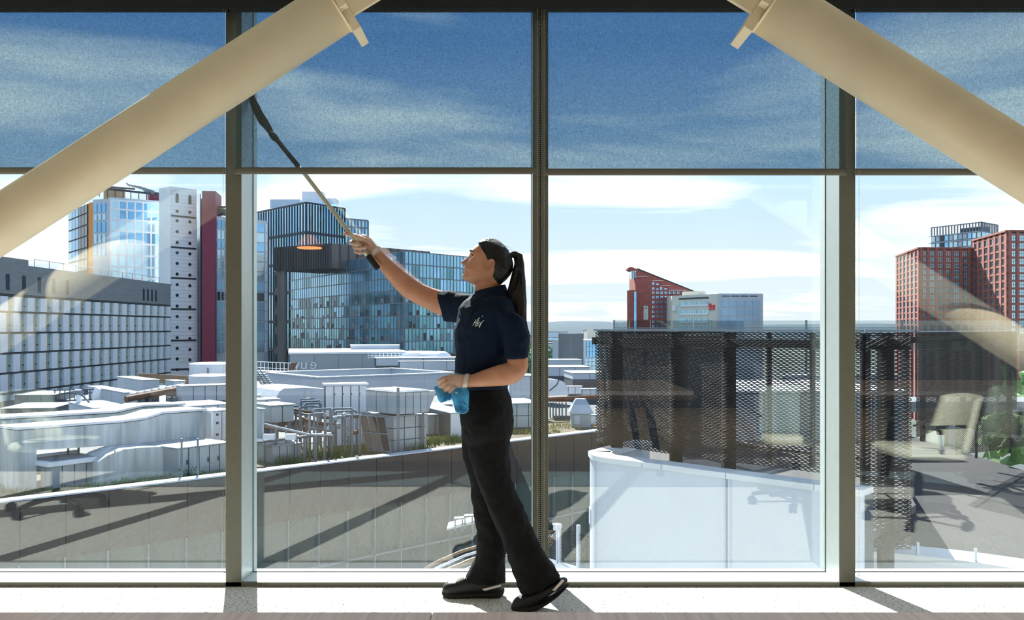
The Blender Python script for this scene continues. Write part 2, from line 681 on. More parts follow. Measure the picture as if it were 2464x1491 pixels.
def office_chair(label, loc, rz):
    r = thing('office_chair', label, 'chair', (0, 0, 0), 'office chairs behind the window')
    base = MB()
    for k in range(5):
        a = 2 * math.pi * k / 5 + 0.3
        c, s_ = math.cos(a), math.sin(a)
        base.tube([(0, 0, 0.105), (0.12 * c, 0.12 * s_, 0.10), (0.31 * c, 0.31 * s_, 0.075)], [0.028, 0.022, 0.014], 8)
    base.build('star_base', m_plast, r, smooth=True)
    for k in range(5):
        a = 2 * math.pi * k / 5 + 0.3
        c, s_ = math.cos(a), math.sin(a)
        w = MB()
        for off in (-0.016, 0.016):
            p = Vector((0.31 * c - s_ * off, 0.31 * s_ + c * off, 0.03))
            nrm = Vector((-s_, c, 0))
            w.tube([p - nrm * 0.009, p + nrm * 0.009], 0.03, 14)
        w.tube([(0.31 * c, 0.31 * s_, 0.03), (0.31 * c, 0.31 * s_, 0.075)], 0.008, 6)
        w.build('castor', m_plast, r)
    MB().tube([(0, 0, 0.10), (0, 0, 0.30), (0, 0, 0.301), (0, 0, 0.42)], [0.028, 0.028, 0.018, 0.018], 12).build('gas_column', m_blackmetal, r)
    MB().box(-0.10, 0.10, -0.09, 0.09, 0.40, 0.43).build('seat_plate', m_plast, r, bevel=0.01)
    seat = MB()
    rings = []
    for z, s_ in ((0.43, 0.86), (0.445, 0.98), (0.475, 1.0), (0.495, 0.93)):
        rings.append([Vector((0.25 * s_ * math.copysign(abs(math.cos(t)) ** 0.55, math.cos(t)), 0.25 * s_ * math.copysign(abs(math.sin(t)) ** 0.55, math.sin(t)), z + 0.012 * math.cos(t))) for t in [2 * math.pi * k / 28 for k in range(28)]])
    seat.loft(rings)
    seat.build('seat', m_cushion, r, smooth=True)
    back = MB()
    rows = []
    for k in range(9):
        q = k / 8.0
        wv = 0.23 - 0.03 * q
        rows.append((q, wv))
    front, rear = [], []
    for q, wv in rows:
        fr, re_ = [], []
        for j in range(11):
            t = -1 + 2 * j / 10
            yy = wv * math.sin(t * 1.35) / math.sin(1.35)
            xx = -0.235 - 0.10 * q + 0.085 * (t * t)
            zz = 0.47 + 0.36 * q - 0.03 * q * t * t
            fr.append(Vector((xx, yy, zz)))
            re_.append(Vector((xx - 0.032, yy * 1.03, zz)))
        front.append(fr + re_[::-1])
    back.loft(front)
    back.build('backrest', m_cushion, r, smooth=True)
    MB().tube([(-0.08, 0, 0.415), (-0.25, 0, 0.42), (-0.30, 0, 0.52), (-0.335, 0, 0.66)], 0.016, 8).build('back_support', m_plast, r, smooth=True)
    for s_ in (-1, 1):
        MB().tube([(-0.03, 0.20 * s_, 0.45), (-0.02, 0.265 * s_, 0.50), (0.0, 0.275 * s_, 0.62), (0.10, 0.27 * s_, 0.64), (-0.16, 0.27 * s_, 0.645)], 0.013, 8).build('armrest', m_plast, r, smooth=True)
    r.location = loc
    r.rotation_euler = (0, 0, rz)
    r['label'] = label
    return r


office_chair('cream swivel chair mirrored beside the rightmost chain, its back to the right', (2.62, 3.30, 0), math.radians(178))
office_chair('cream swivel chair whose castors are mirrored over the white wall', (2.02, 2.72, 0), math.radians(95))
office_chair('swivel chair whose black castors are mirrored at lower left', (-3.12, 2.95, 0), math.radians(20))
office_chair('dark framed swivel chair mirrored under the right hand table', (3.9, 2.1, 0), math.radians(-70))

# pendant lamp deep in the room (its orange shade is mirrored beside the pole)
pl_ = thing('pendant_lamp', 'orange glowing pendant lamp mirrored on the dark gridded tower', 'lamp', (-2.62, -2.5, 2.30))
m_shade = M('orange_shade', (236, 132, 60), 0.6, var=0.05)
MB().lathe((-2.62, -2.5, 2.30), [(0.17, 0.0), (0.175, 0.04), (0.06, 0.15), (0.02, 0.16)], 28).build('shade', m_shade, pl_, smooth=True)
MB().tube([(-2.62, -2.5, 2.45), (-2.62, -2.5, 3.30)], 0.004, 6).build('cable', m_blackmetal, pl_)
m_bulb = bpy.data.materials.new('warm_diffuser')
m_bulb.use_nodes = True
_b = m_bulb.node_tree.nodes['Principled BSDF']
_b.inputs['Base Color'].default_value = (1, 0.55, 0.2, 1)
_b.inputs['Emission Color'].default_value = (1.0, 0.42, 0.12, 1)
_b.inputs['Emission Strength'].default_value = 6.0
MB().lathe((-2.62, -2.5, 2.285), [(0.155, 0.0), (0.16, 0.012)], 28).build('diffuser', m_bulb, pl_)

# unseen linear ceiling lamps, added to warm the tubes and mullion faces
m_lamp = bpy.data.materials.new('added_lamp_diffuser')
m_lamp.use_nodes = True
_b = m_lamp.node_tree.nodes['Principled BSDF']
_b.inputs['Emission Color'].default_value = (1.0, 0.68, 0.40, 1)
_b.inputs['Emission Strength'].default_value = 42.0
for k, x in enumerate([-5.2, -2.6, 0.0, 2.6, 5.2]):
    y = -2.2
    lab = ['first', 'second', 'third', 'fourth', 'fifth'][k] + ' of five from the left wall'
    r = thing('added_ceiling_lamp', 'unseen warm linear lamp added on the ceiling, ' + lab, 'lamp', (x, y, 3.24), 'added ceiling lamps')
    MB().box(x - 0.75, x + 0.75, y - 0.07, y + 0.07, 3.24, 3.30).build('housing', m_blackmetal, r)
    MB().box(x - 0.74, x + 0.74, y - 0.06, y + 0.06, 3.234, 3.241).build('diffuser', m_lamp, r)

# ================================================================== far buildings
m_concrete = M('grey_cladding', (128, 132, 134), 0.75, var=0.10, scale=0.6, stretch=(1, 1, 6))
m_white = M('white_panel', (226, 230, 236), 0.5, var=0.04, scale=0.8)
m_teal = M('teal_window', (122, 180, 196), 0.12, 0.85, var=0.25, scale=0.25)
m_bwin = M('blue_window', (128, 180, 218), 0.10, 0.85, var=0.22, scale=0.12)
m_gwin = M('pale_glass', (180, 210, 226), 0.15, 0.75, var=0.12, scale=0.12)
m_dwin = M('dark_glass', (44, 58, 70), 0.12, 0.3, var=0.3, scale=0.2)
m_brownfin = M('bronze_fin', (150, 122, 92), 0.5, 0.2, var=0.1)
m_dark = M('dark_slate', (52, 60, 68), 0.5, 0.1, var=0.12, scale=0.5)
m_mid = M('mid_grey_metal', (120, 130, 140), 0.45, 0.3, var=0.1, scale=1)
m_orange = M('orange_panel', (226, 140, 44), 0.5, var=0.06)
m_red = M('crimson_panel', (122, 42, 70), 0.5, var=0.06, scale=0.4)
m_brick = M('red_brick', (156, 88, 82), 0.85, var=0.16, scale=0.5)
m_brick2 = M('orange_red_brick', (160, 104, 94), 0.85, var=0.14, scale=0.4)
m_brown = M('dark_brown_louvre', (112, 108, 106), 0.6, var=0.15, scale=0.6, stretch=(1, 1, 0.2))
m_cream_r = M('pale_render', (214, 212, 200), 0.8, var=0.05, scale=0.4)
m_silver = M('silver_panel', (182, 194, 206), 0.4, 0.2, var=0.06, scale=0.5)


def ground_block(mb, faces_pts, z0, z1):
    return mb.prism([Vector((p.x, p.y, z0)) for p in faces_pts], (0, 0, z1 - z0))


ZG = -30.0      # street level

# ---------------------------------------------------------------- hotel with white panels (left)
fh = Face(-40, 112, 412, 180)
fh.a = Vector((-68.8, 112, 0)); fh.b = Vector((-68.8, 181, 0)); fh.L = 69; fh.d = Vector((0, 1, 0)); fh.n = Vector((1, 0, 0))
hot = thing('hotel_building', 'long grey hotel block with rows of white panels and narrow windows', 'building', (-72, 146, ZG))
MB().box(-86, -69.2, 112, 181, ZG, 10.04).build('wall', m_concrete, hot)
MB().box(-69.2, -68.9, 112, 180.4, 6.0, 10.0).build('attic_band', m_concrete, hot)
MB().box(-86, -69.0, 112, 127.5, 10.04, 11.0).build('parapet', m_concrete, hot)
MB().box(-86.5, -68.9, 111.8, 181.2, 10.0, 10.18).build('coping', m_mid, hot)
zr = [5.77, 3.51, 0.66, -2.15, -4.86, -7.6, -10.3]
proto = {}
bands = MB()
for z in zr:
    fh.box(bands, 0, 68.4, z - 0.10, z + 0.10, -0.45, 0.42)
bands.build('floor_band', m_dark, hot)['kind'] = 'stuff'
for r in range(6):
    zt, zb = zr[r] - 0.14, zr[r + 1] + 0.14
    off = [0.0, 0.0, 0.35, 0.0, 0.45, 0.1][r] * 1.0
    for c in range(20):
        s0 = 66.2 - c * 3.42 - (0.35 if r % 2 else 0.0)
        if s0 < 0.3:
            continue
        h = zt - zb
        key = 's' if r == 0 else 'n%.2f' % h
        if key not in proto:
            a = fh.box(MB(), s0, s0 + 1.75, zb, zt, -0.35, 0.42).build('panel', m_white, hot)
            b = fh.box(MB(), s0 - 1.02, s0 - 0.02, zb, zt, -0.40, 0.06).build('window', M('hotel_window', (126, 180, 190), 0.2, 0.25, var=0.2, scale=0.3), hot)
            c_ = fh.box(MB(), s0 - 1.42, s0 - 1.04, zb, zt, -0.35, 0.30).build('fin', M('hotel_fin', (184, 156, 120), 0.5), hot)
            d_ = fh.box(MB(), s0 - 1.02, s0 - 0.02, zb + h * 0.32, zb + h * 0.38, -0.40, 0.12).build('window_bar', m_dark, b)
            proto[key] = (a, b, c_, d_, s0, zb)
        else:
            a, b, c_, d_, ps, pz = proto[key]
            dl = (0, s0 - ps, zb - pz)
            for q in (a, c_):
                twin(q, hot, dl)
            w = twin(b, hot, dl)
            twin(d_, w, (0, 0, 0))
for c in range(11):      # top storey slots
    s0 = 60.5 - c * 1.9 if c < 4 else 26 - (c - 4) * 4.1
    if s0 < 1: break
    fh.box(MB(), s0, s0 + (0.7 if c < 4 else 0.9), 6.5, 8.7, -0.12, 0.06).build('slot_window', m_dwin, hot)
rail = MB()
for k in range(12):
    rail.tube([(-69.5, 130 + k * 4.2, 10.2), (-69.5, 130 + k * 4.2, 11.3)], 0.05, 4)
rail.tube([(-69.5, 130, 11.3), (-69.5, 176.2, 11.3)], 0.05, 4)
o = rail.build('roof_rail', m_mid, hot); o['kind'] = 'stuff'


def glass_grid(root, f, us, vs, mats, pane_off=0.05, name='pane', gap=0.12, z_ref=None, mull=None):
    """individual panes between picture columns us and picture rows vs (rows read at column z_ref)"""
    zs = [f.Z(z_ref if z_ref is not None else us[0], v) for v in vs]
    ss = [f.S(u) for u in us]
    for i in range(len(zs) - 1):
        for j in range(len(ss) - 1):
            mt = mats(i, j)
            if mt is None:
                continue
            f.box(MB(), ss[j] + gap, ss[j + 1] - gap, zs[i + 1] + gap, zs[i] - gap, pane_off, 0.15).build(name, mt, root)
    if mull:
        mb = MB()
        for q in ss:
            f.box(mb, q - gap, q + gap, zs[-1], zs[0], 0, 0.35)
        for z in zs:
            f.box(mb, ss[0], ss[-1], z - gap, z + gap, 0, 0.32)
        o = mb.build('mullion_grid', mull, root)
        o['kind'] = 'stuff'


def linsp(a, b, n):
    return [a + (b - a) * k / n for k in range(n + 1)]


def block(root, f, z0, z1, depth, mat, name='wall', inset=0.0):
    b = f.n * -depth
    mb = MB().obox(f.P(0, z0, -inset), f.d * f.L, b, Vector((0, 0, z1 - z0)))
    return mb.build(name, mat, root)


# ---------------------------------------------------------------- white and blue glass tower with orange strip
fg = Face(266, 225, 405, 233)
gt = thing('glass_tower', 'white framed office tower with blue glass, an orange strip and a roof gantry', 'building', (fg.a.x, fg.a.y, ZG))
zt = fg.Z(266, 474)
block(gt, fg, ZG, zt, 30, m_silver)
vs = [486, 507, 531, 558, 587, 615, 643, 670, 697]
us = linsp(266, 402, 7)
glass_grid(gt, fg, us, vs, lambda i, j: (m_bwin if (i in (0, 1, 3) and j > 0) else m_gwin), z_ref=330, mull=m_white, gap=0.22)
fo = Face(213, 228, 223, 227)
block(gt, Face(213, 228, 223.5, 226.5), ZG, fg.Z(266, 484), 2, m_orange, 'orange_strip')
fl = Face(165, 246, 213, 229)
block(gt, fl, ZG, fl.Z(213, 490), 20, m_dark, 'wing_wall')
glass_grid(gt, fl, [166, 175, 183, 190, 197, 205, 212], [488, 512, 540, 567, 595, 622, 650], lambda i, j: m_gwin if j < 1 else (m_bwin if j < 3 else m_dwin), z_ref=213, gap=0.2)
fq = Face(223.5, 226.5, 266, 225)
block(gt, fq, ZG, fq.Z(266, 478), 8, m_silver, 'corner_wall')
glass_grid(gt, fq, [226, 236, 246, 257], [486, 512, 531, 560, 587, 615], lambda i, j: m_gwin if i % 2 else m_bwin, z_ref=266, gap=0.25)
gan = MB()
for k in range(9):
    u = 240 + k * 19
    gan.tube([fg.P(fg.S(u), zt, -0.5), fg.P(fg.S(u), zt + 2.2, -0.5)], 0.12, 4)
gan.tube([fg.P(fg.S(232), zt + 2.2, -0.5), fg.P(fg.S(410), zt + 1.6, -0.5)], 0.3, 6)
gan.tube([fg.P(fg.S(232), zt + 2.9, -2.5), fg.P(fg.S(330), zt + 2.9, -2.5)], 0.25, 6)
gan.build('gantry_rail', m_dark, gt)['kind'] = 'stuff'
MB().obox(fg.P(fg.S(268), zt, -6), fg.d * 4.5, fg.n * -4, Vector((0, 0, 3.6))).build('roof_hut', M('rust_hut', (176, 148, 120), 0.8), gt)
cr = thing('roof_crane', 'small cleaning crane on the roof of the glass tower', 'crane', fg.P(fg.S(380), zt, -3))
MB().obox(fg.P(fg.S(365), zt + 0.4, -4.5), fg.d * 2.8, fg.n * 2, Vector((0, 0, 2.0))).build('cab', m_red, cr)
MB().obox(fg.P(fg.S(376), zt, -4.6), fg.d * 1.6, fg.n * 2, Vector((0, 0, 2.6))).build('mast', m_mid, cr)
jb = MB()
jb.tube([at(370, 463, 231), at(340, 452, 231), at(306, 444, 231)], [0.55, 0.4, 0.2], 6)
jb.tube([at(355, 466, 231), at(340, 452, 231)], 0.2, 5)
jb.tube([at(304, 440, 231), at(312, 448, 231)], 0.15, 5)
jb.build('jib', m_mid, cr)

# ---------------------------------------------------------------- stair tower with portholes
fp = Face(409.5, 222, 473.5, 227.5)
stw = thing('stair_tower', 'tall white panelled stair tower dotted with round portholes', 'building', (fp.a.x, fp.a.y, ZG))
zt = fp.Z(409.5, 448)
block(stw, fp, ZG, zt, 5.5, m_white)
fr = Face(389, 236, 409.5, 222)
zz = [zt]
vj = [521, 597, 671, 746, 822, 892]
for v in vj:
    z = fp.Z(409.5, v - 3)
    fp.box(MB(), 0.2, fp.L - 0.2, z - 0.22, z + 0.22, 0.0, 0.12).build('joint_band', m_dark, stw)
pm = None
for v in (508, 531, 557, 583, 608, 633.5, 659, 684.5, 710, 736, 761, 787, 812, 838, 863, 889):
    for u, dv in ((426, 0), (456.5, 2.5)):
        c = fp.P(fp.S(u), fp.Z(u, v + dv), 0)
        if pm is None:
            mb = MB()
            n = 14
            mb.loft([[c + fp.n * o_ + fp.d * math.cos(2 * math.pi * k / n) * r_ + Vector((0, 0, 1)) * math.sin(2 * math.pi * k / n) * r_ for k in range(n)] for o_, r_ in ((0.0, 0.40), (0.1, 0.40), (0.1, 0.33), (0.03, 0.33))])
            pm = (mb.build('porthole', m_dwin, stw), c)
        else:
            twin(pm[0], stw, c - pm[1])
for u, dv in ((426, 0), (456.5, 4)):
    s_, z0, z1 = fp.S(u), fp.Z(u, 488 + dv), fp.Z(u, 465 + dv)
    pts = [fp.P(s_ + 0.40 * math.cos(a), (z1 - 0.4 if a < math.pi else z0 + 0.4) + 0.40 * math.sin(a), 0) for a in [math.pi * k / 8 for k in range(9)] + [math.pi + math.pi * k / 8 for k in range(9)]]
    MB().prism(pts, fp.n * 0.12).build('slot_window', m_dwin, stw)
seams = MB()
for k in range(46):
    z = zt - 0.95 * (k + 1)
    fp.box(seams, 0.1, fp.L - 0.1, z - 0.03, z + 0.03, 0, 0.03)
seams.build('panel_seam', m_silver, stw)['kind'] = 'stuff'

# ---------------------------------------------------------------- red slab and the pale glass wing
frd = Face(486, 224, 518.5, 224.5)
rd = thing('red_slab_tower', 'crimson slab beside the porthole tower', 'building', (frd.a.x, frd.a.y, ZG))
block(rd, frd, ZG, frd.Z(500, 459), 9, m_red)
block(rd, Face(474.5, 231, 486, 230), ZG, frd.Z(486, 469), 6, m_dark, 'dark_return')
fpw = Face(474.5, 229.8, 481, 229.6)
block(rd, fpw, ZG, fpw.Z(478, 466), 0.5, m_silver, 'edge_strip')
fw = Face(519, 226, 644, 236)
wg = thing('pale_wing_building', 'pale glass and white panel wing right of the crimson slab', 'building', (fw.a.x, fw.a.y, ZG))
block(wg, fw, ZG, fw.Z(519, 520), 20, m_silver)
vs = [528, 552, 577, 600, 625, 650, 675, 700, 724, 748, 772, 797, 822, 850]
glass_grid(wg, fw, [521, 531, 540, 549, 560, 572, 584, 596, 608, 616, 636, 643], vs, lambda i, j: m_bwin if (i in (0, 2) and j != 10) else (m_dwin if i == 7 and j != 10 else (m_gwin if j != 10 else m_white)), z_ref=530, gap=0.2)
rw = MB()
rw.obox(at(524, 518, 228), (1.5, 0, 0), (0, 2, 0), (0, 0, 1.8)).obox(at(521, 500, 229), (2.2, 0, 0), (0, 1, 0), (0, 0, 0.5))
rw.tube([at(527, 500, 229), at(536, 516, 229)], 0.2, 5)
rw.build('roof_plant', m_dark, wg)['kind'] = 'stuff'

# ---------------------------------------------------------------- dark gridded tower
dt = thing('gridded_tower', 'dark tower gridded with slim vertical fins and lit top storey', 'building', at(735, 790, 255))
dt.location.z = ZG
fa, fb = Face(612, 273, 737, 250), Face(737, 250, 829, 263)
zt = fa.Z(737, 487.5)
back = (fa.a + fb.b) - fa.b + Vector((0, 30, 0))
ground_block(MB(), [fa.a, fa.b, fb.b, back], ZG, zt - 0.4).build('wall', m_bwin, dt)
fins = MB()
for f, n_ in ((fa, 20), (fb, 14)):
    for k in range(n_ + 1):
        q = f.L * k / n_
        f.box(fins, q - 0.17, q + 0.17, ZG + 10, zt, 0, 0.3)
    for k in range(12):
        z = zt - k * 4.15 * 2 if k else zt
        f.box(fins, 0, f.L, z - 0.25, z + 0.25, 0, 0.32)
fins.build('fin_grid', m_dark, dt)['kind'] = 'stuff'
for f, c0, c1 in ((fa, 0, 20), (fb, 0, 14)):
    n_ = c1
    for k in range(n_):
        for i in range(5):
            z1 = zt - 0.4 - i * 8.3
            f.box(MB(), f.L * k / n_ + 0.3, f.L * (k + 1) / n_ - 0.3, z1 - 7.5, z1, 0.02, 0.12).build('pane', random.choice([m_bwin, m_gwin, m_bwin, m_teal]), dt)
MB().obox(at(727, 487, 262), (6.0, 0, 0), (0, 5, 0), (0, 0, 3.2)).build('roof_hut', m_white, dt)
MB().obox(at(650, 500, 272), (9.0, 0, 0), (0, 5, 0), (0, 0, 2.6)).build('roof_hut', m_silver, dt)
MB().obox(at(750, 490, 264), (7.0, 0, 0), (0, 5, 0), (0, 0, 1.6)).build('roof_hut', m_white, dt)

bt_ = thing('blue_glass_tower', 'slim blue glass tower peeping out behind the gridded tower', 'building', at(860, 790, 300))
bt_.location.z = ZG
fc = Face(826, 300, 886, 306)
block(bt_, fc, ZG, fc.Z(826, 531), 20, m_bwin)
glass_grid(bt_, fc, linsp(829, 885, 7), [526, 545, 565, 585, 605, 625], lambda i, j: m_gwin if (i + j) % 3 else m_bwin, z_ref=830, gap=0.25, mull=m_mid)

# ---------------------------------------------------------------- glass office block
m_ob1 = M('office_glass_blue', (128, 178, 206), 0.12, 0.8, var=0.1, scale=0.1)
m_ob2 = M('office_glass_teal', (96, 150, 166), 0.12, 0.75, var=0.15, scale=0.1)
m_ob3 = M('office_glass_deep', (62, 104, 122), 0.12, 0.7, var=0.15, scale=0.1)
ob = thing('glass_office_block', 'wide blue green glass office block with slim vertical ribs', 'building', at(973, 790, 190))
ob.location.z = ZG
ga, gb = Face(683, 262, 973, 190), Face(973, 190, 1180, 212)
zt = ga.Z(973, 604)
back = ga.a + (gb.b - gb.a) + Vector((0, 20, 0))
ground_block(MB(), [ga.a, ga.b, gb.b, back], ZG, zt).build('wall', m_dark, ob)
zrow = [zt - 2.75 * k for k in range(9)]
for f, n_ in ((ga, 24), (gb, 13)):
    for i in range(8):
        for k in range(n_):
            hi = i < 3
            mt = random.choice([m_ob1, m_ob1, m_ob2, m_bwin]) if hi else random.choice([m_ob2, m_ob2, m_ob1, m_teal, m_ob3])
            w = f.L / n_
            p = f.box(MB(), w * k + 0.16, w * (k + 1) - 0.16, zrow[i + 1] + 0.15, zrow[i] - 0.1, 0.02, 0.14).build('pane', mt, ob)
            if not hi and random.random() < 0.75:
                hh = random.uniform(0.25, 0.8) * 2.4
                sp = random.random() < 0.5
                f.box(MB(), w * k + (0.2 if sp else w * 0.5), w * k + (w * 0.55 if sp else w - 0.2), zrow[i + 1] + 0.2, zrow[i + 1] + hh, 0.165, 0.02).build('drawn_blind', m_dark if random.random() < 0.5 else m_mid, p)
ribs = MB()
for f, n_ in ((ga, 48), (gb, 26)):
    for k in range(n_ + 1):
        q = f.L * k / n_
        f.box(ribs, q - 0.07, q + 0.07, zrow[-1], zt, 0, 0.24)
    for z in zrow[::1]:
        f.box(ribs, 0, f.L, z - 0.10, z + 0.10, 0, 0.22)
ribs.build('rib', m_mid, ob)['kind'] = 'stuff'
cf0, cf1 = Face(660, 226, 796, 215), Face(796, 215, 1032, 238)
z0c, z1c = cf0.Z(796, 645), cf0.Z(796, 585)
cb = cf0.a + (cf1.b - cf1.a)
cap = thing('louvred_attic', 'dark brown louvred attic storey over the glass office block', 'building', (cf0.b.x, cf0.b.y, z0c))
ground_block(MB(), [cf0.a, cf0.b, cf1.b, cb], z0c, z1c).build('wall', m_brown, cap)
lv = MB()
for f, n_ in ((cf0, 34), (cf1, 12)):
    for k in range(n_ + 1):
        q = f.L * k / n_
        f.box(lv, q - 0.07, q + 0.07, z0c, z1c, 0, 0.3)
lv.build('louvre', M('attic_louvre', (84, 86, 90), 0.6), cap)['kind'] = 'stuff'
frm = Face(660, 228, 684, 224)
block(cap, frm, ZG, z0c, 0.6, m_brown, 'side_frame')
fs = MB()
for k in range(7):
    frm.box(fs, 0.4 + 0.1, 1.5, z0c - 4 - 5 * k, z0c - 1 - 5 * k, 0, 0.1)
fs.build('side_glazing', m_dwin, cap)['kind'] = 'stuff'

# ---------------------------------------------------------------- red wedge tower and white hotel
YW = 420.0
wf = Face(1533, YW, 1700, YW + 4)
wt = thing('wedge_tower', 'red brick tower with a steep sloping roof line and a pale banner', 'building', at(1590, 790, YW))
wt.location.z = ZG
def wp(u, v): return wf.P(wf.S(u), wf.Z(u, v), 0)
pts = [wp(1529, 900), wp(1529, 655), wp(1535, 648), wp(1677, 705), wp(1690, 900)]
MB().prism(pts, Vector((0, 22, 0))).build('wall', m_brick, wt)
edge = MB()
a_, b_ = wp(1534, 647.5), wp(1678, 705)
edge.obox(a_ + Vector((0, -0.4, 0)), b_ - a_, (0, 23, 0), (0, 0, 0.5))
edge.build('roof_edge', m_dark, wt)
nose = MB().prism([wp(1511, 644), wp(1517, 642), wp(1524, 643), wp(1534, 648), wp(1534, 652), wp(1516, 651), wp(1511, 648)], Vector((0, 8, 0)))
nose.build('roof_nose', m_brick, wt)
MB().prism([wp(1519, 652), wp(1531, 651), wp(1531, 668), wp(1519, 671)], Vector((0, 5, 0))).build('oriel', m_gwin, wt)
for k in range(2):
    MB().prism([wp(1522.5 + 4 * k, 652), wp(1523.2 + 4 * k, 652), wp(1523.2 + 4 * k, 670), wp(1522.5 + 4 * k, 670)], Vector((0, -0.3, 0))).build('oriel_bar', m_dark, wt)
n = 10
tw = Face(1509.5, YW - 2, 1532, YW - 2)
cpt = (tw.a + tw.b) / 2
R_ = tw.L / 2
MB().lathe((cpt.x, cpt.y + R_ * 0.6, ZG), [(R_, 0), (R_, wf.Z(1520, 699) - ZG), (R_ * 0.9, wf.Z(1520, 698) - ZG)], 18).build('stair_turret', m_brick, wt, smooth=False)
MB().box(cpt.x + 0.8, cpt.x + 1.9, cpt.y - R_ * 0.55, cpt.y - R_ * 0.35, -4, wf.Z(1520, 702)).build('turret_glazing', m_bwin, wt)
for u0, u1, v in ((1531, 1558, 665), (1568, 1596, 674.5), (1591, 1614, 686), (1609, 1653, 697.5)):
    MB().prism([wp(u0, v), wp(u1, v), wp(u1, v + 0.8), wp(u0, v + 0.8)], Vector((0, -0.4, 0))).build('ledge', m_white, wt)
wpro = None
for i, v in enumerate((704, 715, 727, 738.5, 750, 761, 774, 784)):
    for j in range(7):
        u = 1569 + 10 * j
        if u > 1652: continue
        if wpro is None:
            wpro = (MB().prism([wp(u, v - 3), wp(u + 5.8, v - 3), wp(u + 5.8, v + 3), wp(u, v + 3)], Vector((0, -0.3, 0))).build('window', m_bwin, wt), wp(u, v),
                    None)
            bar_ = MB().prism([wp(u + 3.3, v - 3), wp(u + 4.3, v - 3), wp(u + 4.3, v + 3), wp(u + 3.3, v + 3)], Vector((0, -0.45, 0))).build('window_bar', m_brick, wpro[0])
        else:
            w = twin(wpro[0], wt, wp(u, v) - wpro[1])
            twin(bar_, w, (0, 0, 0))
for u0, u1, v0, v1 in ((1569, 1574, 679, 685), (1578, 1585, 682, 685), (1569, 1574, 691, 697), (1578, 1585, 694, 697), (1588, 1593, 690, 697), (1598, 1605, 693.5, 696.5)):
    MB().prism([wp(u0, v0), wp(u1, v0), wp(u1, v1), wp(u0, v1)], Vector((0, -0.3, 0))).build('window', m_bwin, wt)
bn = MB().prism([wp(1548.5, 735.5), wp(1559, 735.5), wp(1559, 769), wp(1548.5, 769)], Vector((0, -0.35, 0))).build('banner', m_cream_r, wt)
ex = (wp(1559, 740) - wp(1548.5, 740)).normalized()
place_text('uS', 'banner_lettering', m_dark, wp(1549.2, 743.5) + Vector((0, -0.4, 0)), ex, (0, 0, 1), bn, 1.75, 0.02)
st = MB()
for k in range(9):
    st.prism([wp(1552.5, 752 + 1.6 * k), wp(1554 - 0.6 * (k % 2), 752 + 1.6 * k), wp(1554 - 0.6 * (k % 2), 752.8 + 1.6 * k), wp(1552.5, 752.8 + 1.6 * k)], Vector((0, -0.4, 0)))
st.build('banner_small_lettering', m_mid, bn)['kind'] = 'stuff'

YH = 385.0
h0, h1 = Face(1617, YH + 22, 1722, YH), Face(1726, YH, 1836, YH + 2)
wh = thing('white_hotel', 'white low hotel with ribbon windows, a red sign and a glazed end', 'building', at(1725, 790, YH))
wh.location.z = ZG
zt = h0.Z(1722, 707)
ground_block(MB(), [h0.a, h0.b, h1.a, h1.b, h1.b + Vector((0, 40, 0)), h0.a + Vector((0, 40, 0))], ZG, zt).build('wall', m_cream_r, wh)
def hp(u, v, o_=0): return h0.P(h0.S(u), h0.Z(u, v), o_)
zrow = [(715.5, 719), (727, 739.5), (747.8, 760), (767, 780), (786, 800)]
for i in range(5):
    za, zb_ = h0.Z(1706, [714, 724.5, 745, 765, 785][i]), h0.Z(1706, [718, 735, 756, 776, 796][i])
    h0.box(MB(), h0.S(1634), h0.S(1705), zb_, za, 0.05, 0.12).build('ribbon_window', m_teal if i else m_dwin, wh)
    if i:
        for k in range(5):
            q = h0.S(1645.5 + 12 * k)
            pr = h0.box(MB(), q, q + 0.7, zb_, za, 0.1, 0.2).build('pier', m_white, wh)
            h0.box(MB(), q + 1.1, q + 1.7, zb_, za, 0.1, 0.2).build('pier', m_white, wh)
        h0.box(MB(), h0.S(1638), h0.S(1705), zb_ - 0.2, zb_ + 0.62, 0.15, 0.2).build('spandrel', m_white, wh)
h1z = [h1.Z(1730, v) for v in (722, 738, 742, 759.5, 763, 781, 785, 800)]
h1.box(MB(), 0.4, h1.L - 0.4, ZG, zt + 0.2, -0.3, 0.55).build('glazed_end', m_silver, wh)
for i in range(4):
    for k in range(5):
        w = (h1.L - 3) / 5
        h1.box(MB(), 1.6 + w * k + 0.1, 1.6 + w * (k + 1) - 0.1, h1z[2 * i + 1] if i < 3 else h1z[7], h1z[2 * i], 0.28, 0.15).build('pane', M('hotel_end_glass', (158, 190, 212), 0.25, 0.15, var=0.14, scale=0.1), wh)
for k in range(4):
    w = (h1.L - 4) / 4
    h1.box(MB(), 2 + w * k, 2 + w * k + w * 0.85, h1.Z(1730, 713), h1.Z(1730, 711), 0.27, 0.15).build('vent_slot', m_dwin, wh)
hut = MB().obox(hp(1630, 717, -3), h0.d * (h0.S(1668) - h0.S(1630)), h0.n * -5, Vector((0, 0, 3.0)))
hut.build('roof_hut', m_cream_r, wh)
sg = thing('red_hotel_sign', 'red shield shaped lettering sign on the white hotel', 'sign', hp(1713, 745, 0.3))
msr = M('sign_red', (216, 44, 52), 0.5, var=0.04)
MB().prism([hp(u, v, 0.1) for u, v in ((1707.5, 730), (1711.5, 729.5), (1712.5, 737), (1714, 735), (1715.5, 737.5), (1717, 734.5), (1720.5, 733), (1720, 744), (1707.8, 745.5))], h0.n * 0.5).build('board', msr, sg)
exs = (hp(1720, 740) - hp(1708, 740)).normalized()
ltr = MB()
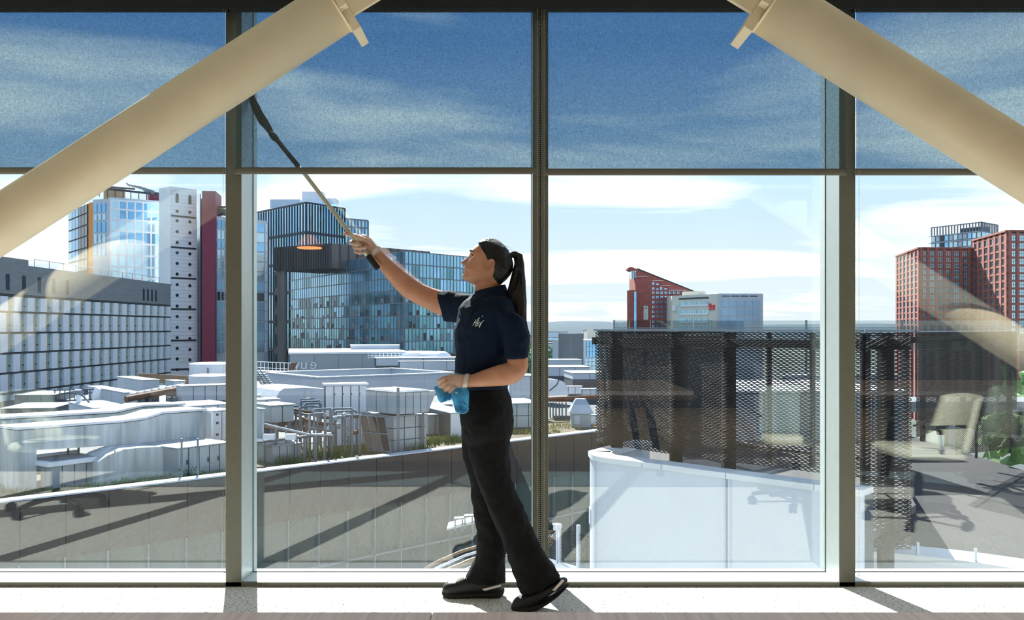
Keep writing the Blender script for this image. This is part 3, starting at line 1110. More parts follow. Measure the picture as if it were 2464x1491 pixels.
for pts in (((1709, 731.5), (1709.2, 737.5), (1711, 737)), ((1709.5, 739), (1709.5, 744)), ((1709.5, 741.5), (1711, 740.5), (1711.2, 744)), ((1712.6, 740.6), (1712.6, 744)), ((1714, 739), (1714, 744)), ((1715.6, 740.6), (1716.8, 742), (1715.8, 744)), ((1718.2, 737), (1718.4, 744))):
    ltr.tube([hp(u, v, 0.66) for u, v in pts], 0.09, 5)
ltr.build('lettering', M('sign_pink', (246, 170, 170), 0.5), sg)['kind'] = 'stuff'
sg2 = thing('blank_sign_box', 'blank white sign box on the left end of the white hotel', 'sign', hp(1624, 742, 0.2))
MB().obox(hp(1620.5, 747.5, 0), h0.d * (h0.S(1628) - h0.S(1620.5)), h0.n * 0.9, Vector((0, 0, 2.2))).build('board', m_white, sg2)

# ---------------------------------------------------------------- brick residential towers (right)
def brick_tower(name, label, fl_, fr_, zt, ncl, ncr, rows, zrow0, pitch, mat):
    r = thing(name, label, 'building', (fl_.b.x, fl_.b.y, ZG))
    bk = fl_.a + (fr_.b - fr_.a)
    ground_block(MB(), [fl_.a, fl_.b, fr_.b, bk], ZG, zt).build('wall', m_dwin, r)
    for f, nc, ww in ((fl_, ncl, 0.66), (fr_, ncr, 0.66)):
        w = f.L / nc
        for k in range(nc + 1):
            pw = w * (1 - ww)
            c = min(max(w * k, pw / 2), f.L - pw / 2)
            f.box(MB(), c - pw / 2, c + pw / 2, ZG, zt, 0, 0.42).build('pier', mat, r)
        for i in range(rows + 1):
            z = zrow0 - pitch * i
            f.box(MB(), 0, f.L, z, z + pitch * 0.24, 0, 0.30).build('spandrel', mat, r)
        first = None
        for i in range(rows):
            for k in range(nc):
                z = zrow0 - pitch * i
                c = w * (k + 0.5)
                if first is None:
                    first = (f.box(MB(), c - w * ww * 0.46, c + w * ww * 0.46, z - pitch * 0.74, z - pitch * 0.02, 0.02, 0.08).build('window', m_gwin, r), f.P(c, z, 0))
                    bars = MB()
                    for q in (-0.16, 0.16):
                        f.box(bars, c + q * w * ww - 0.06, c + q * w * ww + 0.06, z - pitch * 0.74, z - pitch * 0.02, 0.1, 0.06)
                    f.box(bars, c - w * ww * 0.46, c + w * ww * 0.46, z - pitch * 0.38, z - pitch * 0.34, 0.1, 0.06)
                    bars = bars.build('glazing_bar', m_dark, first[0])
                    bars['kind'] = 'stuff'
                else:
                    wn_ = twin(first[0], r, f.P(c, z, 0) - first[1])
                    twin(bars, wn_, (0, 0, 0))
        f.box(MB(), 0, f.L, zt - 0.15, zt + 0.35, -0.3, 1.0).build('cornice', mat, r)
    return r


YT = 300.0
b1l, b1r = Face(2158, YT + 34, 2213, YT), Face(2213, YT, 2350, YT + 2)
z1 = b1l.Z(2213, 597)
brick_tower('brick_tower', 'nearer lower red brick tower left of its taller twin', b1l, b1r, z1, 6, 7, 12, z1 - 0.9, 2.08, m_brick2)
b2l, b2r = Face(2343, YT + 2, 2425, YT - 28), Face(2425, YT - 28, 2560, YT - 26)
z2 = b2l.Z(2425, 556)
brick_tower('brick_tower', 'taller red brick tower cut by the right edge of the picture', b2l, b2r, z2, 6, 6, 13, z2 - 1.2, 2.36, m_brick2)
g1, g2 = Face(2241, YT + 96, 2362, YT + 75), Face(2362, YT + 75, 2402, YT + 86)
gtw = thing('grey_tower', 'blue grey tower with an open crown behind the brick towers', 'building', (g1.b.x, g1.b.y, ZG))
z3 = g1.Z(2362, 555)
ground_block(MB(), [g1.a, g1.b, g2.b, g1.a + (g2.b - g2.a)], ZG, z3).build('wall', m_mid, gtw)
crown = MB()
zc = g1.Z(2362, 533)
for f, n_ in ((g1, 17), (g2, 10)):
    for k in range(n_ + 1):
        q = f.L * k / n_
        f.box(crown, q - 0.2, q + 0.2, z3, zc, -0.4, 0.4)
    f.box(crown, 0, f.L, zc - 0.4, zc, -0.5, 0.6)
crown.build('crown_post', m_mid, gtw)['kind'] = 'stuff'
MB().obox(g1.P(g1.L * 0.42, z3, -6), g1.d * 10, g1.n * -5, Vector((0, 0, 2.6))).build('roof_plant', m_dark, gtw)
for i in range(6):
    for k in range(11):
        q = g1.L * k / 11
        g1.box(MB(), q + 0.3, q + g1.L / 11 - 0.3, z3 - 3.1 * i - 2.7, z3 - 3.1 * i - 0.5, 0, 0.15).build('pane', random.choice([m_gwin, m_bwin, m_gwin, m_dwin, m_silver]), gtw)
    for k in range(5):
        q = g2.L * k / 5
        g2.box(MB(), q + 0.2, q + g2.L / 5 - 0.2, z3 - 3.1 * i - 2.7, z3 - 3.1 * i - 0.5, 0, 0.15).build('pane', random.choice([m_gwin, m_bwin]), gtw)
for i in range(5):
    g1.box(MB(), -0.8, g1.L, z3 - 3.1 * i - 0.3, z3 - 3.1 * i, 0, 0.5).build('floor_band', m_silver, gtw)

# ---------------------------------------------------------------- land, hills, far town
m_land = M('far_land', (62, 76, 66), 0.95, var=0.3, scale=0.02, col2=(84, 92, 92))
land = MB().box(-2500, 2500, 20, 4200, ZG - 2, ZG).build('ground', m_land)
land['kind'] = 'structure'
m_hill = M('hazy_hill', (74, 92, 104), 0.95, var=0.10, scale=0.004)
hb = MB()
ptsb, ptst = [], []
rings = []
for k in range(81):
    x = -2600 + 65 * k
    h = 14 + 22 * (0.5 + 0.5 * noise.noise(Vector((x * 0.0016, 1.3, 0)))) + 5 * noise.noise(Vector((x * 0.012, 4.0, 0)))
    rings.append([Vector((x, 3000, ZG)), Vector((x, 3200, ZG + h * 1.1 + 22)), Vector((x, 3420, ZG + h + 24)), Vector((x, 3700, ZG))])
hb.loft(rings, cap=False, closed=False)
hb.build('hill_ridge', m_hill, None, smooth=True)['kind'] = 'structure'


def leafy(name, label, c, r, h, mat, n=140, group=None):
    t = thing(name, label, 'tree', (c[0], c[1], c[2]), group)
    rng = random.Random(int(c[0] * 13 + c[1] * 7))
    mb = MB()
    for k in range(n):
        th, ph, rr = rng.uniform(0, 6.28), math.acos(rng.uniform(-0.5, 1)), rng.uniform(0.6, 1.0)
        p = Vector((c[0] + r * rr * math.sin(ph) * math.cos(th), c[1] + r * rr * math.sin(ph) * math.sin(th), c[2] + h * 0.55 + h * 0.45 * rr * math.cos(ph)))
        s_ = r * rng.uniform(0.14, 0.26)
        q = Vector((rng.gauss(0, 1), rng.gauss(0, 1), rng.gauss(0, 1))).normalized()
        e1 = q.orthogonal().normalized() * s_
        e2 = q.cross(e1)
        mb.add([p - e1, p - e2 * 0.8, p + e1, p + e2 * 0.8, p + q * s_ * 0.5], [(0, 1, 4), (1, 2, 4), (2, 3, 4), (3, 0, 4)])
    o = mb.build('foliage', mat, t)
    o['kind'] = 'stuff'
    MB().tube([(c[0], c[1], c[2]), (c[0], c[1], c[2] + h * 0.6)], [r * 0.08, r * 0.05], 6).build('trunk', M('bark', (84, 70, 58), 0.9), t)
    return t


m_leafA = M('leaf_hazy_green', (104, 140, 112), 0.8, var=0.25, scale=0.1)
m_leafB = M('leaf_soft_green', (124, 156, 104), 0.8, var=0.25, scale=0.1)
tree_u = [(1222, 470), (1250, 420), (1276, 455), (1322, 430), (1340, 480), (1356, 420), (1372, 500), (1390, 460), (1410, 520), (1428, 480)]
for k, (u, Y) in enumerate(tree_u):
    p = at(u, 790, Y)
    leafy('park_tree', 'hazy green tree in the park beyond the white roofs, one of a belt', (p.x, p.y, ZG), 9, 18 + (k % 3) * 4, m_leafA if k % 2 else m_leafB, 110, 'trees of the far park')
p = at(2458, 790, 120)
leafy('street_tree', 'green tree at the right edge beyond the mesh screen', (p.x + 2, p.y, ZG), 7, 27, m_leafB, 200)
rng = random.Random(3)
cols = [m_cream_r, m_silver, m_white, m_concrete, m_brick2]
for k in range(26):
    u = 1205 + 11.2 * k if k < 22 else rng.uniform(2440, 2600)
    Y = 560 + 130 * (k % 7) + rng.uniform(0, 60)
    p = at(u, 790, Y)
    w, d, h = rng.uniform(10, 34), rng.uniform(12, 20), rng.uniform(8, 22) * (1.0 if Y < 900 else 1.25)
    t = thing('town_house', 'small hazy town block in the distance below the hills', 'building', (p.x, p.y, ZG), 'far town blocks')
    mt = cols[k % 5]
    MB().box(p.x - w / 2, p.x + w / 2, p.y, p.y + d, ZG, ZG + h).build('wall', mt, t)
    MB().box(p.x - w / 2 - 0.4, p.x + w / 2 + 0.4, p.y - 0.4, p.y + d + 0.4, ZG + h, ZG + h + 0.8).build('roof', m_mid, t)
    wb = MB()
    for i in range(int(h // 4)):
        wb.box(p.x - w / 2 + 1, p.x + w / 2 - 1, p.y - 0.15, p.y, ZG + 2 + 4 * i, ZG + 3.8 + 4 * i)
    wb.build('window_band', m_bwin, t)['kind'] = 'stuff'


# ================================================================== the mall roofs below
ZR = -5.0
m_roof = M('weedy_gravel', (92, 84, 62), 0.95, var=0.35, scale=0.45, bump=0.3, detail=8)
m_roofw = M('pale_membrane', (84, 88, 90), 0.8, var=0.08, scale=0.3)
m_duct = M('stained_white_duct', (150, 160, 160), 0.55, 0.0, scale=2.6, stretch=(1, 1, 0.10), detail=7, col2=(208, 216, 218))
m_galv = M('galvanised_panel', (160, 171, 178), 0.42, 0.35, var=0.09, scale=0.9)
m_seam = M('dark_seam', (74, 84, 92), 0.5, 0.2, var=0.1)
m_rust = M('rusty_lagging', (112, 84, 66), 0.8, var=0.25, scale=1.5)
m_steel = M('galvanised_steel', (112, 124, 132), 0.45, 0.4, var=0.1, scale=3)
m_brownp = M('brown_collector', (50, 40, 35), 0.75, 0.0, var=0.2, scale=1)
m_dkband = M('dark_mesh_cladding', (58, 54, 52), 0.6, 0.1, var=0.18, scale=3, bump=0.2)
m_facg = M('facade_glass_dark', (70, 84, 84), 0.12, 0.2, var=0.3, scale=0.3)
m_greyw = M('grey_wall', (116, 122, 126), 0.8, var=0.08, scale=0.6)
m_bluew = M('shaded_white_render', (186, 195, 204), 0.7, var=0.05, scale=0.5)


class CB:
    """a box standing on its near corner: right and left faces run back from picture column uC"""
    def __init__(s, uC, vb, vt, uL, uR, Y=None, zb=None, th=45.0):
        if Y is None:
            Y = onz(uC, vb, ZR if zb is None else zb).y
        c = at(uC, vb, Y)
        s.c, s.z0, s.z1 = Vector((c.x, c.y, 0)), c.z, at(uC, vt, Y).z
        t = math.radians(th)
        s.dR, s.dL = Vector((math.cos(t), math.sin(t), 0)), Vector((-math.sin(t), math.cos(t), 0))

        def ln(u, d):
            k = (u - CU) / F
            return (k * c.y - c.x) / (d.x - k * d.y)
        s.LR, s.LL = ln(uR, s.dR), ln(uL, s.dL)
        if s.LL < 0.3 or s.LL > 26: s.LL = 5.0
        s.floor = s.z0 if Y < 48 or s.z0 > 0 else min(s.z0, ZR if Y < 66 else -8.6)

    def P(s, r, l, z):
        p = s.c + s.dR * r + s.dL * l
        return Vector((p.x, p.y, z))

    def solid(s, mb, r0=0, r1=None, l0=0, l1=None, z0=None, z1=None):
        r1 = s.LR if r1 is None else r1
        l1 = s.LL if l1 is None else l1
        z0 = s.z0 if z0 is None else z0
        z1 = s.z1 if z1 is None else z1
        return mb.obox(s.P(r0, l0, z0), s.dR * (r1 - r0), s.dL * (l1 - l0), Vector((0, 0, z1 - z0)))


def unit(name, label, cat, cb, nr=3, nl=2, mat=None, cap=True, rows=1, group=None, capm=None, feet=False, gap=0.05):
    mat = mat or m_galv
    r = thing(name, label, cat, cb.P(0, 0, cb.z0), group)
    cb.solid(MB(), 0.03, cb.LR - 0.03, 0.03, cb.LL - 0.03, cb.z0 if feet else cb.floor, cb.z1).build('body', m_seam if (nr or nl) else mat, r)
    H = cb.z1 - cb.z0
    for k in range(nr):
        for i in range(rows):
            w = cb.LR / nr
            cb.solid(MB(), w * k + gap / 2, w * (k + 1) - gap / 2, 0.0, 0.06, cb.z0 + H * i / rows + gap / 2, cb.z0 + H * (i + 1) / rows - gap / 2).build('panel', mat, r)
    for k in range(nl):
        for i in range(rows):
            w = cb.LL / nl
            cb.solid(MB(), 0.0, 0.06, w * k + gap / 2, w * (k + 1) - gap / 2, cb.z0 + H * i / rows + gap / 2, cb.z0 + H * (i + 1) / rows - gap / 2).build('panel', mat, r)
    if cap:
        cb.solid(MB(), -0.06, cb.LR + 0.06, -0.06, cb.LL + 0.06, cb.z1, cb.z1 + max(0.05, 0.03 * H)).build('cap', capm or mat, r)
    if feet:
        for a_ in (0.1, cb.LR - 0.25):
            for b_ in (0.1, cb.LL - 0.25):
                cb.solid(MB(), a_, a_ + 0.15, b_, b_ + 0.15, ZR, cb.z0).build('leg', m_steel, r)
    return r


# ---------------------------------------------------------------- the wing across: parapet, dark band, glass front
pa, pb = onz(0, 1205, -4.75), onz(1435, 1035, -4.75)
fm = Face(0, pa.y, 1435, pb.y)
fm.a = fm.a - fm.d * 16
fm.L += 16 + 34
mall = thing('mall_wing', 'low mall wing with a dark clad edge, glass front and weedy roof', 'building', fm.P(20, ZG))
bk = -fm.n * 40
bk2 = -fm.n * 120
MB().prism([fm.P(0, ZR - 1.5), fm.P(fm.L, ZR - 1.5), fm.P(fm.L + 10, ZR - 1.5) + bk, fm.P(-10, ZR - 1.5) + bk], (0, 0, 1.5)).build('roof', m_roof, mall)
MB().prism([fm.P(-10, -9.2) + bk, fm.P(fm.L + 10, -9.2) + bk, fm.P(fm.L + 60, -9.2) + bk2, fm.P(-10, -9.2) + bk2], (0, 0, 0.6)).build('lower_roof', m_roofw, mall)
MB().prism([fm.P(0, ZR, -8), fm.P(fm.L, ZR, -8), fm.P(fm.L + 10, ZR) + bk, fm.P(-10, ZR) + bk], (0, 0, 0.04)).build('membrane', m_roofw, mall)
n_ = int(fm.L / 3.0)
w = fm.L / n_
cp = None
for k in range(n_):
    d_ = fm.d * (w * k)
    if cp is None:
        cp = fm.box(MB(), 0.01, w - 0.01, -4.80, -4.74, -0.45, 0.62).build('coping', m_silver, mall)
        up = fm.box(MB(), 0, w, ZR - 0.3, -4.80, -0.4, 0.5).build('upstand', m_greyw, mall)
    else:
        twin(cp, mall, d_); twin(up, mall, d_)
n_ = int(fm.L / 1.5)
w = fm.L / n_
pr = None
for k in range(n_):
    d_ = fm.d * (w * k)
    if pr is None:
        pr = [fm.box(MB(), 0.02, w - 0.02, -7.05, -4.82, 0.15, 0.05).build('dark_panel', m_dkband, mall),
              fm.box(MB(), 0.03, w - 0.03, -12.5, -7.05, -0.1, 0.04).build('glass_pane', m_facg, mall),
              fm.box(MB(), -0.03, 0.03, -20, -7.05, -0.1, 0.20).build('mullion', m_steel, mall),
              fm.box(MB(), 0.03, w - 0.03, -20, -12.6, -0.1, 0.04).build('glass_pane', m_facg, mall)]
    else:
        for q in pr:
            twin(q, mall, d_)
fm.box(MB(), 0, fm.L, -12.6, -12.4, -0.1, 0.3).build('floor_edge', m_silver, mall)
fm.box(MB(), 0, fm.L, -9.4, -9.3, -0.1, 0.16).build('transom', m_steel, mall)
fm.box(MB(), 0, fm.L, ZG, ZR - 1.4, -4.0, 3.8).build('core_wall', m_greyw, mall)
MB().prism([fm.P(0, -12.6, 0.3), fm.P(fm.L, -12.6, 0.3), fm.P(fm.L, -12.6, -0.05), fm.P(0, -12.6, -0.05)], (0, 0, 0.1)).build('ledge', m_silver, mall)

# ---------------------------------------------------------------- ducts at the left
def traced(name, label, cat, f, pts, depth, mat, group=None):
    r = thing(name, label, cat, f.P(f.S(pts[0][0]), ZR), group)
    poly = [f.P(f.S(u), f.Z(u, v)) for u, v in pts]
    MB().prism(poly, -f.n * depth).build('casing', mat, r)
    return r, poly


fd = Face(40, 34.4, 508, 41.6)
d1, poly = traced('ventilation_duct', 'nearest stained white duct with a square riser at its left end', 'duct', fd,
                  [(40, 1036), (85, 1033), (200, 1024), (290, 1018), (350, 1010), (390, 997), (495, 989), (508, 994), (508, 1054), (430, 1060), (345, 1066), (280, 1070), (200, 1076), (88, 1082), (88, 1174), (40, 1181)], 1.5, m_duct)
lid = MB()
tp = [fd.P(fd.S(u), fd.Z(u, v), 0.05) for u, v in ((38, 1034), (85, 1031), (200, 1022), (290, 1016), (350, 1008), (390, 995), (497, 987))]
lid.loft([[p, p - fd.n * 1.62, p - fd.n * 1.62 + Vector((0, 0, 0.10)), p + Vector((0, 0, 0.10))] for p in tp])
lid.build('lid', m_white, d1)
for u in (88, 205, 292, 392, 430):
    fd.box(MB(), fd.S(u) - 0.02, fd.S(u) + 0.02, fd.Z(u, 1078 - (u - 88) * 0.05), fd.Z(u, 1030 - (u - 88) * 0.08), 0, 0.04).build('flange', m_duct, d1)
for u in (183, 208):
    MB().tube([fd.P(fd.S(u), fd.Z(u, 1076), -0.6), fd.P(fd.S(u), ZR, -0.6)], 0.05, 6).build('prop', m_steel, d1)
d1p = fd.P(fd.S(470), fd.Z(470, 1045), 0.02)
MB().lathe((0, 0, 0), [(0.001, 0)], 3) if False else None
f2 = Face(-40, 38.5, 445, 46.5)
d2, _ = traced('ventilation_duct', 'second stained white duct running behind the nearest one', 'duct', f2,
               [(-40, 1012), (120, 1004), (280, 994), (325, 984), (345, 980), (440, 976), (450, 980), (450, 1030), (200, 1040), (30, 1050), (30, 1140), (-40, 1150)], 1.5, m_duct)
tp = [f2.P(f2.S(u), f2.Z(u, v), 0.05) for u, v in ((-40, 1010), (120, 1002), (280, 992), (325, 982), (345, 978), (445, 974))]
MB().loft([[p, p - f2.n * 1.62, p - f2.n * 1.62 + Vector((0, 0, 0.10)), p + Vector((0, 0, 0.10))] for p in tp]).build('lid', m_white, d2)
f3 = Face(236, 35.6, 428, 38.3)
d3, _ = traced('low_duct', 'low weathered duct under the nearest duct with climbing weeds', 'duct', f3,
               [(236, 1170), (236, 1110), (262, 1094), (300, 1080), (345, 1076), (424, 1072), (426, 1140), (345, 1150), (300, 1158), (268, 1176)], 1.6, m_duct)
for u in (276, 424):
    f3.box(MB(), f3.S(u) - 0.03, f3.S(u) + 0.03, f3.Z(u, 1146), f3.Z(u, 1082), 0, 0.04).build('flange', m_duct, d3)
hutc = CB(120, 1178, 1122, 97, 236, th=55)
hu = unit('plant_box', 'low ribbed metal plant box with a flat roof in front of the ducts', 'plant unit', hutc, 4, 2, m_galv, cap=False)
hutc.solid(MB(), -0.15, hutc.LR + 0.15, -0.15, hutc.LL + 2.6, hutc.z1, hutc.z1 + 0.16).build('roof_edge', m_white, hu)
hutc.solid(MB(), 0.1, hutc.LR - 0.1, 0.1, hutc.LL + 2.4, hutc.z1 + 0.161, hutc.z1 + 0.18).build('roof', m_mid, hu)
hutc.solid(MB(), -0.1, hutc.LR + 0.1, hutc.LL + 0.9, hutc.LL + 1.1, hutc.z1 + 0.16, hutc.z1 + 0.28).build('ridge', m_white, hu)
cab = CB(428, 1152, 1080, 424, 552, th=53)
ca = unit('control_cabinets', 'row of grey green plant cabinets with hinged doors by the chain', 'plant unit', cab, 5, 1, m_galv)
for k in range(5):
    w = cab.LR / 5
    cab.solid(MB(), w * k + w * 0.82, w * k + w * 0.88, -0.06, 0.0, cab.z0 + 0.55, cab.z0 + 0.75).build('door_handle', m_seam, ca)
for u in (437, 476):
    p = at(u, 1150, cab.c.y - 0.5)
    MB().tube([(p.x, p.y, ZR), (p.x, p.y, cab.z1 + 0.5)], 0.05, 8).build('vent_pipe', m_steel, ca)
uh = CB(512, 1062, 990, 470, 556, Y=43, th=53)
ua = unit('air_handling_unit', 'tall white air handler above the cabinets, behind the left chain', 'plant unit', uh, 2, 2, m_white, feet=True)
for k, v in enumerate((998, 1018, 1046)):
    z = at(514, v, 43).z
    uh.solid(MB(), 0.18, 0.30, -0.04, 0.0, z - 0.05, z + 0.05).build('hinge', m_seam, ua)

# ---------------------------------------------------------------- units further back at the left
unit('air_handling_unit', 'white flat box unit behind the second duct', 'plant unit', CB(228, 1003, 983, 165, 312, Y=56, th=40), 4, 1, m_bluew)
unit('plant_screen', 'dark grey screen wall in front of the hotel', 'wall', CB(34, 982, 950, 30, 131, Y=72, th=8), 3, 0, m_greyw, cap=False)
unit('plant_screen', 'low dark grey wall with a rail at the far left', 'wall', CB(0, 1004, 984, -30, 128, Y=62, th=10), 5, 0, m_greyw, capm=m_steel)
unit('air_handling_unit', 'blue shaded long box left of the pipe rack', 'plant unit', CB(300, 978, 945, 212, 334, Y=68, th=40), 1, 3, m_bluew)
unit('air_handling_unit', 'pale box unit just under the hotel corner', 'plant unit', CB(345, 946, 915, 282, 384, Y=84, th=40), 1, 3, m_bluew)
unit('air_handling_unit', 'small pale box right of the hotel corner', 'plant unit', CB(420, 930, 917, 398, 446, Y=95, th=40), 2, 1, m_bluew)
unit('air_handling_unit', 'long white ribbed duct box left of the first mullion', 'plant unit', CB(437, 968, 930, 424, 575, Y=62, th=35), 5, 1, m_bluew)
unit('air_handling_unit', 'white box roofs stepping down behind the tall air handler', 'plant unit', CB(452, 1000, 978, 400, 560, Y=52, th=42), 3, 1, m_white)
tk = thing('water_tank', 'round white tank left of the first mullion, upper', 'tank', at(510, 915, 92))
p = at(512, 915, 92)
MB().lathe(p, [(2.3, -1.2), (2.3, 1.75), (1.9, 1.85), (0.3, 1.9)], 24).build('shell', m_white, tk, smooth=False)
MB().tube([p + Vector((0.3, -2.35, -1)), p + Vector((0.3, -2.35, 1.4))], 0.07, 6).build('ladder_pipe', m_steel, tk)
tk = thing('water_tank', 'round white tank in front of the taller one', 'tank', at(505, 925, 84))
p = at(505, 922, 84)
MB().lathe(p, [(1.9, -0.6), (1.9, 0.75), (1.5, 0.85), (0.3, 0.9)], 24).build('shell', m_white, tk, smooth=False)
fe = thing('palisade_fence', 'brown slatted fence under the porthole tower', 'fence', at(400, 915, 110))
ff = Face(335, 113, 466, 106)
for k in range(26):
    q = ff.L * k / 26
    ff.box(MB(), q, q + ff.L / 26 * 0.72, ff.Z(400, 921), ff.Z(400, 901), 0, 0.06).build('slat', m_brownfin, fe)
ff.box(MB(), 0, ff.L, ff.Z(400, 905), ff.Z(400, 904), -0.08, 0.08).build('rail', m_steel, fe)
fe2 = thing('guard_rail', 'thin steel guard rail in front of the hotel foot', 'railing', at(200, 960, 74))
for k in range(9):
    p = at(132 + 12 * k, 960, 74)
    MB().tube([(p.x, p.y, ZR), (p.x, p.y, at(0, 937, 74).z)], 0.05, 5).build('post', m_steel, fe2)
for v in (937, 945):
    MB().tube([at(128, v + 2, 74), at(232, v - 1, 74)], 0.045, 5).build('rail', m_steel, fe2)
rk = thing('pipe_rack', 'rusty lagged pipes on a steel rack behind the ducts', 'pipes', at(370, 965, 62))
for k in range(4):
    MB().tube([at(303 + 6 * k, 960 - k * 1.5, 60 + k * 0.5), at(372, 947 - k, 62 + k * 0.5), at(432 + k, 936 - k, 64 + k * 0.5)], 0.22, 8).build('pipe', m_rust, rk)
for k in range(7):
    a_ = at(318 + 17 * k, 953 - 3.0 * k, 61 + 0.5 * k)
    MB().tube([a_ + Vector((0, -0.3, 0.18)), a_ + Vector((0, 1.6, 0.18))], 0.10, 6).build('clip', m_white, rk)
for u, vb in ((335, 985), (350, 988), (357, 988), (405, 975), (421, 970)):
    a_ = at(u, 955, 62)
    MB().box(a_.x - 0.13, a_.x + 0.13, a_.y, a_.y + 0.2, ZR, a_.z).build('post', m_steel, rk)
cw = thing('vent_cowl', 'rounded white vent cowl behind the second duct', 'vent', at(231, 972, 63))
p = at(231, 972, 63)
MB().tube([p, p + Vector((0, 0, 0.7)), p + Vector((0.1, 0, 1.0)), p + Vector((0.05, -0.2, 1.05))], [0.27, 0.27, 0.24, 0.12], 12).build('cowl', m_white, cw, smooth=True)
dv = thing('davit_pipe', 'small steel davit with a strut left of the vent cowl', 'pipe', at(189, 975, 60))
MB().tube([at(189, 976, 60), at(189, 948, 60)], 0.18, 8).build('mast', m_white, dv)
MB().tube([at(181, 944, 60), at(197, 944, 60)], 0.22, 8).build('head', m_mid, dv)
MB().tube([at(195, 948, 60), at(217, 970, 60)], 0.07, 6).build('strut', m_steel, dv)
unit('white_deck_box', 'pale low deck of bright roof sheet near the vent cowl', 'plant unit', CB(150, 975, 962, 132, 222, Y=75, th=12), 1, 0, m_white)

# ---------------------------------------------------------------- middle: recessed roof block, cinema, skylight
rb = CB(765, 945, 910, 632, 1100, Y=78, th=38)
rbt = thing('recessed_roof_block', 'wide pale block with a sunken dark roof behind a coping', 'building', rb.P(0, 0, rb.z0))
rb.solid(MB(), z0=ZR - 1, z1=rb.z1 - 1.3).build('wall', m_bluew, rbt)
for nm, a_ in (('wall_strip', (0, rb.LR, 0, 0.5)), ('wall_strip', (0, 0.5, 0.5, rb.LL)), ('wall_strip', (0, rb.LR, rb.LL - 0.5, rb.LL)), ('wall_strip', (rb.LR - 0.5, rb.LR, 0.5, rb.LL - 0.5))):
    rb.solid(MB(), *a_, z0=rb.z1 - 1.3, z1=rb.z1).build(nm, m_bluew, rbt)
    rb.solid(MB(), a_[0] - 0.1, a_[1] + 0.1, a_[2] - 0.1, a_[3] + 0.1, z0=rb.z1, z1=rb.z1 + 0.12).build('coping', m_silver, rbt)
rb.solid(MB(), 0.5, rb.LR - 0.5, 0.5, rb.LL - 0.5, rb.z1 - 1.3, rb.z1 - 1.2).build('roof', m_greyw, rbt)
for k in range(1, 4):
    rb.solid(MB(), rb.LR * k / 4 - 0.03, rb.LR * k / 4 + 0.03, -0.03, 0.0, rb.z0, rb.z1).build('joint', m_silver, rbt)
ci = CB(697, 900, 852, 694, 985, Y=118, th=14)
cin = thing('cinema_block', 'pale cinema box with big lettering seen from behind', 'building', ci.P(0, 0, ci.z0))
ci.LL = 22
ci.solid(MB(), z0=ZR - 2).build('wall', M('cinema_cladding', (158, 166, 172), 0.7, var=0.04, scale=0.4), cin)
ci.solid(MB(), -0.15, ci.LR + 0.1, -0.15, ci.LL, ci.z1, ci.z1 + 0.25).build('coping', m_white, cin)
for k in range(1, 5):
    ci.solid(MB(), ci.LR * k / 5 - 0.03, ci.LR * k / 5 + 0.03, -0.03, 0, ci.z0, ci.z1).build('joint', m_mid, cin)
lt0 = ci.P(0.45, -0.12, at(700, 888, 118).z)
place_text('vu', 'lettering', m_white, lt0, ci.dR, (0, 0, 1), cin, 2.0, 0.05)
place_text('e', 'lettering', m_white, lt0 + ci.dR * 3.1, -ci.dR, (0, 0, 1), cin, 2.0, 0.05)
wb_ = CB(843, 862, 831, 840, 962, Y=135, th=10)
wbu = unit('roof_lift_house', 'pale lift house with small windows in front of the glass block', 'building', wb_, 0, 0, m_bluew, cap=True)
for k in range(4):
    wb_.solid(MB(), 1.0 + 0.6 * k, 1.45 + 0.6 * k, -0.05, 0.0, wb_.z0 + 0.35, wb_.z0 + 0.9).build('window', m_bwin, wbu)
sk = thing('barrel_skylight', 'long white barrel skylight with a rail along it', 'skylight', at(980, 862, 120))
rg = []
for k in range(9):
    a_ = math.pi * k / 8
    rg.append((1.5 * math.cos(a_), 1.15 * math.sin(a_)))
pA, pB = at(905, 863, 126), at(1076, 865, 118)
ax = (pB - pA).normalized()
sd = Vector((ax.y, -ax.x, 0)).normalized()
MB().loft([[p + sd * x * s_ + Vector((0, 0, z * s_)) for x, z in rg] for p, s_ in ((pA, 0.95), (pA + ax * 1, 1), (pB - ax * 0.8, 1), (pB - ax * 0.2, 0.8), (pB, 0.45))]).build('vault', m_white, sk, smooth=True)
for v in (849, 855, 860):
    MB().tube([at(886, v, 116), at(1010, v + 1, 113)], 0.06, 5).build('rail', m_white, sk)
for k in range(14):
    MB().tube([at(886 + 9.3 * k, 849, 115.5), at(886 + 9.3 * k, 862, 115.5)], 0.04, 4).build('post', m_white, sk)
unit('stepped_roof', 'pale stepped roof edge right of the cinema block', 'building', CB(962, 893, 870, 958, 1130, Y=100, th=14), 3, 0, m_bluew)
unit('stepped_roof', 'grey long roof ridge right under the skylight', 'building', CB(905, 880, 862, 900, 1130, Y=112, th=12), 4, 0, m_bluew)
wk = thing('roof_walkway', 'railed roof walkway left of the cinema lettering', 'walkway', at(650, 895, 105))
fwk = Face(608, 108, 712, 102)
fwk.box(MB(), 0, fwk.L, fwk.Z(650, 900), fwk.Z(650, 893), -1.5, 1.5).build('deck', m_white, wk)
for k in range(12):
    q = fwk.L * k / 11
    fwk.box(MB(), q - 0.03, q + 0.03, fwk.Z(650, 893), fwk.Z(650, 871), -0.1, 0.06).build('post', m_white, wk)
fwk.box(MB(), 0, fwk.L, fwk.Z(650, 872), fwk.Z(650, 870.5), -0.12, 0.1).build('rail', m_white, wk)
fwk.box(MB(), 0, fwk.L * 0.8, fwk.Z(650, 886), fwk.Z(650, 885), -0.12, 0.1).build('rail', m_white, wk)
MB().prism([at(u, v, 101) for u, v in ((699, 873), (714, 872), (706, 890), (697, 890))], (0, 0.3, 0)).build('ramp_panel', m_rust, wk)
